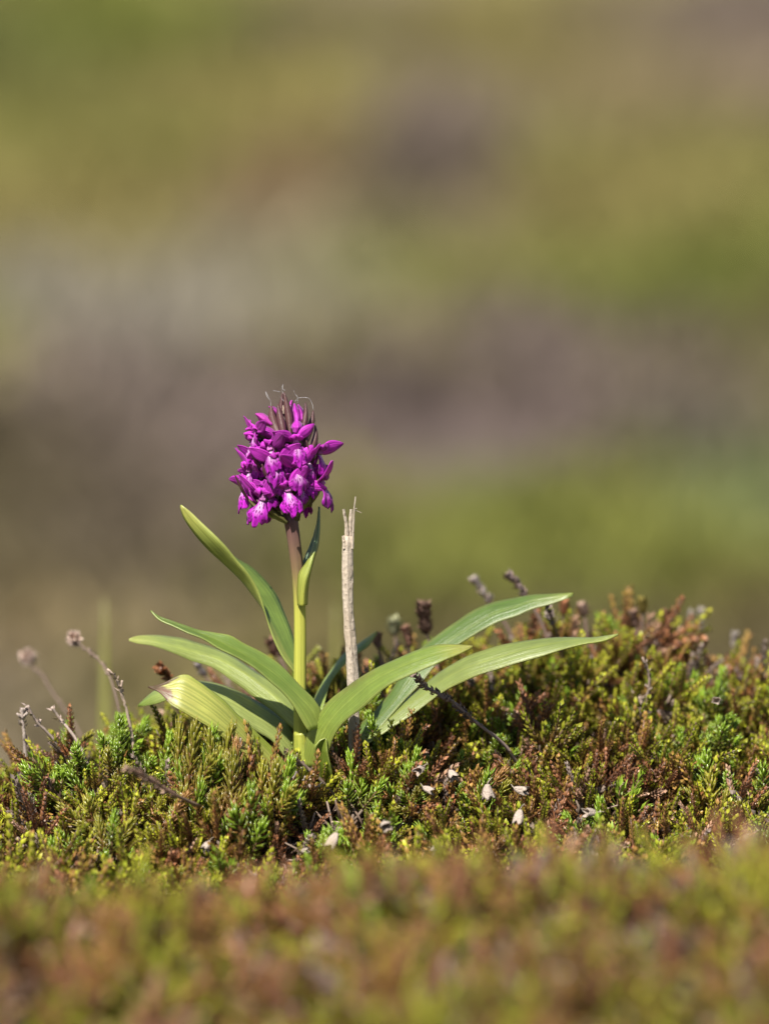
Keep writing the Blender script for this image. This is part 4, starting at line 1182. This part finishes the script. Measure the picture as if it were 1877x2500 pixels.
twig('bare grey-brown twig with side spurs in the middle of the mound', [(802,565),(835,640),(848,720),(842,800),(818,880),(780,990)], C5, [.020, .022, .026], .0006, .0010, [([(780,830),(800,890)], .022), ([(820,750),(845,770)], .022), ([(868,770),(846,785)], .022)], 12, (.33, .25, .20), seed=8)
twig('blurred brown twig with a rusty tip lying over the nearer sprigs', [(820,1050),(900,1085),(1000,1140),(1100,1210),(1220,1270),(1310,1310)], C4, [-.080, -.060, -.040], .0007, .0008, (), 90, (.30, .20, .15), ground_end=False, seed=9)
twig('short upright twig poking out before the orchid leaves', [(1572,860),(1580,960),(1585,1060),(1575,1140)], C4, [-.022, -.020, -.018], .0006, .0007, (), 10, (.36, .27, .21), seed=10)
twig('grey twig lying level at the foot of the orchid', [(640,605),(560,610),(470,650),(400,690),(330,720),(150,690)], C6, [-.020, -.022, -.024], .0006, .0008, [([(480,505),(440,590),(390,660)], -.022), ([(545,540),(510,590),(470,640)], -.021)], 70, (.30, .25, .22), ground_end=False, seed=11)
twig('dry twig running from the stub leaf into the ling', [(470,420),(540,470),(600,530),(640,560)], C6, [-.022, -.020, -.018], .0006, .0007, (), 14, (.26, .19, .15), seed=12)
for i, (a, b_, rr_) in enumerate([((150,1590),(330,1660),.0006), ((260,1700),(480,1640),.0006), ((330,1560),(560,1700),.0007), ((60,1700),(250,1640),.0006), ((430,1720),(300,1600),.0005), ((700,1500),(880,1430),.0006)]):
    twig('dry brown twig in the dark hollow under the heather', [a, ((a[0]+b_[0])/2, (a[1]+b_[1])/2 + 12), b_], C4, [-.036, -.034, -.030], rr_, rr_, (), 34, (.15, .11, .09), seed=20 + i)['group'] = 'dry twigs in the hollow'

# ------------------------------------------------------------------ withered flower spikes and heads
def spike(label, pts, C, dys, hw, tint, seed, n=60, name='withered_spike', group=None):
    """dead ling flower spike: stem with crowded dry bells along its upper part; pts tip -> base"""
    k = 12
    c = catmull([C(p) for p in pts], k); dm = np.interp(np.linspace(0, 1, k), np.linspace(0, 1, len(dys)), dys)
    w = [np.array(P(x, y, d)) for (x, y), d in zip(c, dm)]
    d = w[-1] - w[-2]; d /= np.linalg.norm(d)
    for _ in range(40):
        if w[-1][2] < GZ(w[-1][0], w[-1][1]) - .001: break
        d = d + np.array([0, 0, -.16]); d /= np.linalg.norm(d); w.append(w[-1] + d * .004)
    base = Vector(w[-1]); root = empty(name, base); b = np.array(base)
    rr = np.random.default_rng(seed)
    V, Fq, T, A_ = tube([p - b for p in w], np.linspace(.0004, .0007, len(w)), 5, jit=.1, seed=seed)
    obj('stem', mesh_np('stem', V, tris(Fq), A3(.22, .15, .12) * np.ones((len(V), 1)), None, M_WOOD), root)
    B = Buf()
    for i in range(n):
        t = rr.random() ** 1.2 * .62; q = t * (k - 1); j = int(q); p0 = w[j] + (w[j+1] - w[j]) * (q - j) - b
        d0, u, v_ = frame(w[j] - w[j+1]); a = rr.uniform(0, 6.28); rad_ = u * math.cos(a) + v_ * math.sin(a)
        op = rr.uniform(.3, 1.0); d = d0 * math.cos(op) + rad_ * math.sin(op); nn = rad_ * math.cos(op) - d0 * math.sin(op)
        V, Fc, Cc = leaf_boat(p0 + rad_ * hw * .15, d, nn, hw * rr.uniform(.8, 1.3), hw * .6, A3(*tint) * rr.uniform(.5, .9), A3(*tint) * rr.uniform(.9, 1.5))
        B.add(V, Fc, Cc)
    o = obj('dry_bells', mesh_np('dry_bells', *B.arr(), None, M_WOOD, smooth=False), root); o['kind'] = 'stuff'
    tag(root, label, 'withered flower', group)
    return root
spike('pale withered heather spike behind the tip of the high arching leaf', [(885,125),(910,160),(940,200),(975,250),(1010,300)], C3, [.085, .085, .085], .0022, (.42, .35, .32), 1)
spike('dark withered heather spike right above the high arching leaf', [(1050,105),(1085,140),(1110,175),(1140,220),(1170,270)], C3, [.060, .060, .060], .0024, (.30, .22, .20), 2)
spike('brown withered spike standing between the dead stalk and the leaves', [(645,250),(648,300),(655,350),(670,410),(690,470)], C3, [.060, .060, .060], .0032, (.20, .12, .09), 3, 110)
spike('greyish withered spike with its tip crossing the high arching leaf', [(1205,225),(1230,265),(1255,330),(1280,400)], C3, [.035, .045, .055], .0022, (.36, .29, .26), 4)
spike('stiff pale bud-like spike behind the dead stalk', [(510,335),(512,380),(515,430)], C3, [.095, .095, .095], .0032, (.34, .34, .20), 5, 50)
spike('small reddish-brown spike beside the pale bud-like one', [(560,360),(575,410),(580,460),(590,500)], C3, [.065, .065, .065], .0022, (.26, .14, .10), 6)
spike('brown spike leaning beside the short leaf behind the stalk', [(425,395),(430,440),(445,500)], C3, [.055, .055, .055], .0022, (.30, .18, .14), 7)
for i, (x, y, x2, y2, d) in enumerate([(1135,265,1140,440,.12), (1195,255,1185,450,.12), (1425,405,1410,560,.10)]):
    spike(['slim pale dry spike beside its kinked twin beyond the crest', 'kinked pale dry spike beside its straight twin beyond the crest', 'lone pale dry spike on the falling end of the crest'][i], [(x, y), ((x+x2)/2 + (14 if i == 1 else 0), (y+y2)/2), (x2, y2)], C5, [d, d, d], .0016, (.48, .42, .38), 30 + i)
spike('rusty spike behind the brown-tipped orchid leaf', [(1050,405),(1080,440),(1110,480),(1130,530)], C4, [.03, .035, .04], .0026, (.34, .15, .07), 40, 80)
spike('blurred brown spike just behind the orchid stem', [(1010,1015),(1030,1060),(1060,1120),(1085,1180)], C2, [.07, .07, .07], .0030, (.27, .15, .11), 41, 90)
spike('grey spike behind the broad pale orchid leaf', [(512,1175),(535,1215),(565,1260),(600,1310)], C2, [.075, .075, .075], .0018, (.38, .33, .33), 42)
for i, (x, y, x2, y2) in enumerate([(960,270,940,430), (740,270,770,420), (280,210,270,340), (400,230,420,330), (1210,450,1160,560), (800,190,800,330)]):
    spike(['rusty withered ling spike on the crest, beside two grey dry spikes', 'pinkish-brown withered ling spike on the crest near the highest sprigs', 'orange withered ling spike close to the tip of the high arching leaf', 'pale pinkish withered ling spike on the crest beside the orange one', 'dark rusty withered ling spike where the crest starts to fall', 'olive withered ling spike tallest on the crest'][i], [(x, y), ((x+x2)/2 + 4, (y+y2)/2), (x2, y2)], C5, [.085, .085, .085], .0023, [(.36,.19,.12), (.34,.22,.17), (.36,.16,.08), (.38,.26,.2), (.30,.15,.10), (.28,.22,.06)][i], 50 + i, 90, group='rusty spikes on the crest')

def puff(label, centre, C, d, stem, sd, rad_, seed):
    """dry globe of old bells on a thin leaning stem"""
    c0 = np.array(P(*C(centre), d))
    k = 14
    cc = catmull([C(p) for p in stem], k); dm = np.interp(np.linspace(0, 1, k), np.linspace(0, 1, len(sd)), sd)
    w = [np.array(P(x, y, q)) for (x, y), q in zip(cc, dm)]
    d = w[-1] - w[-2]; d /= np.linalg.norm(d)
    for _ in range(40):
        if w[-1][2] < GZ(w[-1][0], w[-1][1]) - .001: break
        d = d + np.array([0, 0, -.16]); d /= np.linalg.norm(d); w.append(w[-1] + d * .004)
    base = Vector(w[-1]); root = empty('withered_flower_head', base); b = np.array(base)
    rr = np.random.default_rng(seed)
    V, Fq, T, A_ = tube([p - b for p in w], np.linspace(.00028, .0005, len(w)), 5, jit=.2, seed=seed)
    obj('stem', mesh_np('stem', V, tris(Fq), A3(.24, .17, .14) * rr.uniform(.8, 1.2, (len(V), 1)), None, M_WOOD), root)
    B = Buf()
    for i in range(34):
        d_ = rr.normal(0, 1, 3); d_ /= np.linalg.norm(d_)
        _, u, v_ = frame(d_)
        for q in range(3):
            a = q * 2.1; dd = d_ + (u * math.cos(a) + v_ * math.sin(a)) * .35; dd /= np.linalg.norm(dd)
            nn = np.cross(dd, np.cross(d_, dd) + 1e-6); nn /= np.linalg.norm(nn)
            V, Fc, Cc = leaf_boat(c0 - b + d_ * rad_ * .2, dd, nn, rad_ * rr.uniform(.7, 1), rad_ * .38, A3(.30, .17, .11), A3(.55, .44, .38) * rr.uniform(.8, 1.2))
            B.add(V, Fc, Cc)
    o = obj('dry_bells', mesh_np('dry_bells', *B.arr(), None, M_WOOD, smooth=False), root); o['kind'] = 'stuff'
    B = Buf()
    for i in range(26):
        j = rr.integers(0, k - 2); p0 = w[j] + (w[j+1] - w[j]) * rr.random() - b
        d0, u, v_ = frame(w[j] - w[j+1]); a = rr.uniform(0, 6.28); rd = u * math.cos(a) + v_ * math.sin(a)
        d = d0 * .7 + rd * .7; nn = rd * .7 - d0 * .7
        B.add(*leaf_boat(p0, d, nn, .0018, .0010, A3(.24, .16, .13), A3(.42, .32, .27)))
    o = obj('dry_scales', mesh_np('dry_scales', *B.arr(), None, M_WOOD, smooth=False), root); o['kind'] = 'stuff'
    tag(root, label, 'withered flower')
puff('round withered flower head on a scaly stem nearest the orchid leaves', (492, 210), C4, .060, [(492,220),(545,265),(620,325),(680,390),(715,450),(740,520)], [.060, .055, .050], .0030, 1)
puff('round withered flower head, more blurred, leaning on its own thin stem', (185, 328), C4, .110, [(190,340),(215,400),(270,440),(330,540),(400,640),(470,740)], [.110, .105, .100], .0033, 2)

# ------------------------------------------------------------------ dry papery bell flowers lying in the mound
def bell_mesh(seed):
    r_ = np.random.default_rng(seed); ph = r_.uniform(0, 6, 3)
    V, UV = [], []; nu, nv = 12, 8
    for i in range(nv):
        v = i / (nv - 1)
        rd = .3 + 1.25 * math.sin(math.pi * min(1, v * .62 + .08)) + .5 * v ** 5
        for j in range(nu):
            a = 2 * math.pi * j / nu
            q = rd * (1 + .20 * math.cos(4 * a + ph[0]) * (.4 + v) + .12 * math.sin(3 * a + ph[1] + v * 4))
            V.append((q * math.cos(a) * MM, q * math.sin(a) * MM * .85, (-.2 + 4.3 * v + (.9 * math.cos(4 * a + ph[0]) * v ** 3)) * MM)); UV.append((j / nu, v))
    Fq = [(i*nu+j, i*nu+(j+1) % nu, (i+1)*nu+(j+1) % nu, (i+1)*nu+j) for i in range(nv-1) for j in range(nu)]
    V.append((0, 0, -.25 * MM)); UV.append((.5, 0))
    Fq += [(len(V)-1, (j+1) % nu, j) for j in range(nu)]
    return mesh_np('bell', V, Fq, None, UV, M_CAPSULE)
BELLS = [bell_mesh(s) for s in range(4)]
def bell(label, x, y, C, d, ax, s, i):
    p = P(*C((x, y)), d - .004)
    root = empty('dried_bell_flower', p); root.rotation_euler = Vector(ax).to_track_quat('Z', 'Y').to_euler(); root.scale = (s, s, s)
    o = obj('bell', BELLS[i % 4], root); add_solid(o, .00018)
    V, Fq, T, A_ = tube([np.array(q) * MM for q in [(0, 0, 0), (.2, .3, -.9), (.8, .6, -1.6), (1.5, .6, -2.2)]], np.array([.3, .2, .16, .12]) * MM, 5)
    obj('flower_stalk', mesh_np('flower_stalk', V, Fq, None, np.stack([A_, T], 1), M_STALK), root)
    tag(root, label, 'dried flower')
for i, (x, y, C, d, ax, s, lab) in enumerate([
        (945,1095,C3,-.022,(.1,-.2,-1),1.05,'white dried bell flower hanging below red needles'),
        (1075,1110,C3,-.024,(1,-.4,-.2),.95,'white dried bell flower lying on its side beside the hanging one'),
        (770,1025,C3,-.020,(.3,-.6,-.5),.85,'crumpled pale dried bell flower tucked under needle sprigs'),
        (640,1010,C3,-.020,(-.4,-.8,-.2),.85,'brownish dried bell flower half hidden beside the crumpled one'),
        (645,1105,C3,-.024,(1,-.3,-.4),.8,'small dry bell flower pointing sideways below the brownish one'),
        (1100,1215,C3,-.030,(-.2,-.3,-1),1.05,'pinkish dried bell flower hanging low in the mound'),
        (1065,860,C6,-.050,(.3,-.9,-.1),.95,'blurred white dried bell flower facing out before the stalk'),
        (750,930,C6,-.045,(-.5,-.3,-.9),1.15,'long pale dried bell flower drooping before the stub leaf'),
        (1460,1020,C6,-.045,(-1,-.3,-.3),.9,'flat white dried bell flower at the edge of the blurred heather'),
        (515,1045,C6,-.045,(1,-.5,.2),.6,'tiny white dried bell flower in the dark gap before the orchid'),
        (490,1615,C5,-.030,(-.7,-.4,.1),.95,'frayed white dried bell flower on a shady slope'),
        (1545,1765,C5,-.032,(-.9,-.3,-.6),1.1,'split pale dried bell flower with spread petals'),
        (1315,860,C5,.020,(-.3,-.9,.2),.75,'round pale dried bell flower high on the mound'),
        (1370,1540,C4,-.045,(-.4,-.5,-.6),.75,'white dried bell flower among the bright foreground shoots')]):
    bell(lab, x, y, C, d, ax, s, i)

# ------------------------------------------------------------------ moor plants behind the mound
r = np.random.default_rng(77)
B = Buf()
VV, FF, CC, nn_ = [], [], [], 0
N_T = 5200
yy = 0.5 + 24 * r.random(N_T * 2) ** 1.7
xx = (r.random(N_T * 2) - .5) * 2 * (.45 + (yy + 1.6) * .17)
zz = ground_z(xx, yy)
mc = moor_col(xx, yy)
for x, y, z, c in zip(xx[:N_T], yy[:N_T], zz, mc):
    dist = y + 1.6
    hh = r.uniform(.02, .05) * (1 + .10 * dist); wd = r.uniform(.03, .07) * (1 + .12 * dist)
    m = 26
    a = r.uniform(0, 6.28, m); q = np.sqrt(r.random(m)) * wd; h0 = r.random(m) * hh * (1 - (q / wd) ** 2 * .6)
    p = np.stack([x + q * np.cos(a), y + q * np.sin(a), z + h0], 1)
    d = r.normal(0, .6, (m, 3)); d[:, 2] = np.abs(d[:, 2]) + .5; d /= np.linalg.norm(d, axis=1)[:, None]
    s = np.cross(d, r.normal(0, 1, (m, 3))); s /= np.linalg.norm(s, axis=1)[:, None]
    L = hh * r.uniform(.4, .8, m)[:, None]; W = L * .22
    V = np.stack([p - s * W, p + s * W, p + d * L], 1).reshape(-1, 3)
    VV.append(V.astype(np.float32)); FF.append(np.arange(m * 3).reshape(m, 3) + nn_); nn_ += m * 3
    cc = c * r.uniform(.7, 1.35, (m, 1)) * 1.12
    CC.append(np.repeat(cc, 3, axis=0))
moor = obj('moor_vegetation', mesh_np('moor_vegetation', np.concatenate(VV), np.concatenate(FF), np.concatenate(CC), None, M_MOOR, smooth=False))
tag(moor, 'blurred olive, green and lilac-brown moorland plants far behind the orchid', 'moorland', kind='stuff')
# two blurred grass blades beyond the mound
for lab, px, d, top in [('blurred upright pale grass blade beyond the round withered flower heads', 250, .28, 1470), ('blurred upright grass blade behind the dead stalk', 815, .30, 1480)]:
    p0 = P(px, 1700, d); z0 = GZ(p0.x, p0.y); p1 = P(px + 4, top, d)
    root = empty('grass_blade', (p0.x, p0.y, z0))
    V, UV, Cc, n = [], [], [], 12
    for i in range(n):
        t = i / (n - 1); w_ = .0022 * (1 - t ** 3) + .0001
        for s in (-1, 0, 1):
            V.append(((p1.x - p0.x) * t + s * w_, abs(s) * -.0008 + .006 * t * t, (p1.z - z0 + .004) * t - .004)); UV.append(((s + 1) / 2, t)); Cc.append(A3(.24, .27, .10))
    Fq = [(i*3+j, i*3+j+1, (i+1)*3+j+1, (i+1)*3+j) for i in range(n-1) for j in (0, 1)]
    o = obj('blade', mesh_np('blade', V, Fq, np.array(Cc), UV, M_LEAF), root); add_solid(o, .0003)
    tag(root, lab, 'grass')
print('objects', len(bpy.data.objects), 'mesh tris', sum(len(m.polygons) for m in bpy.data.meshes))
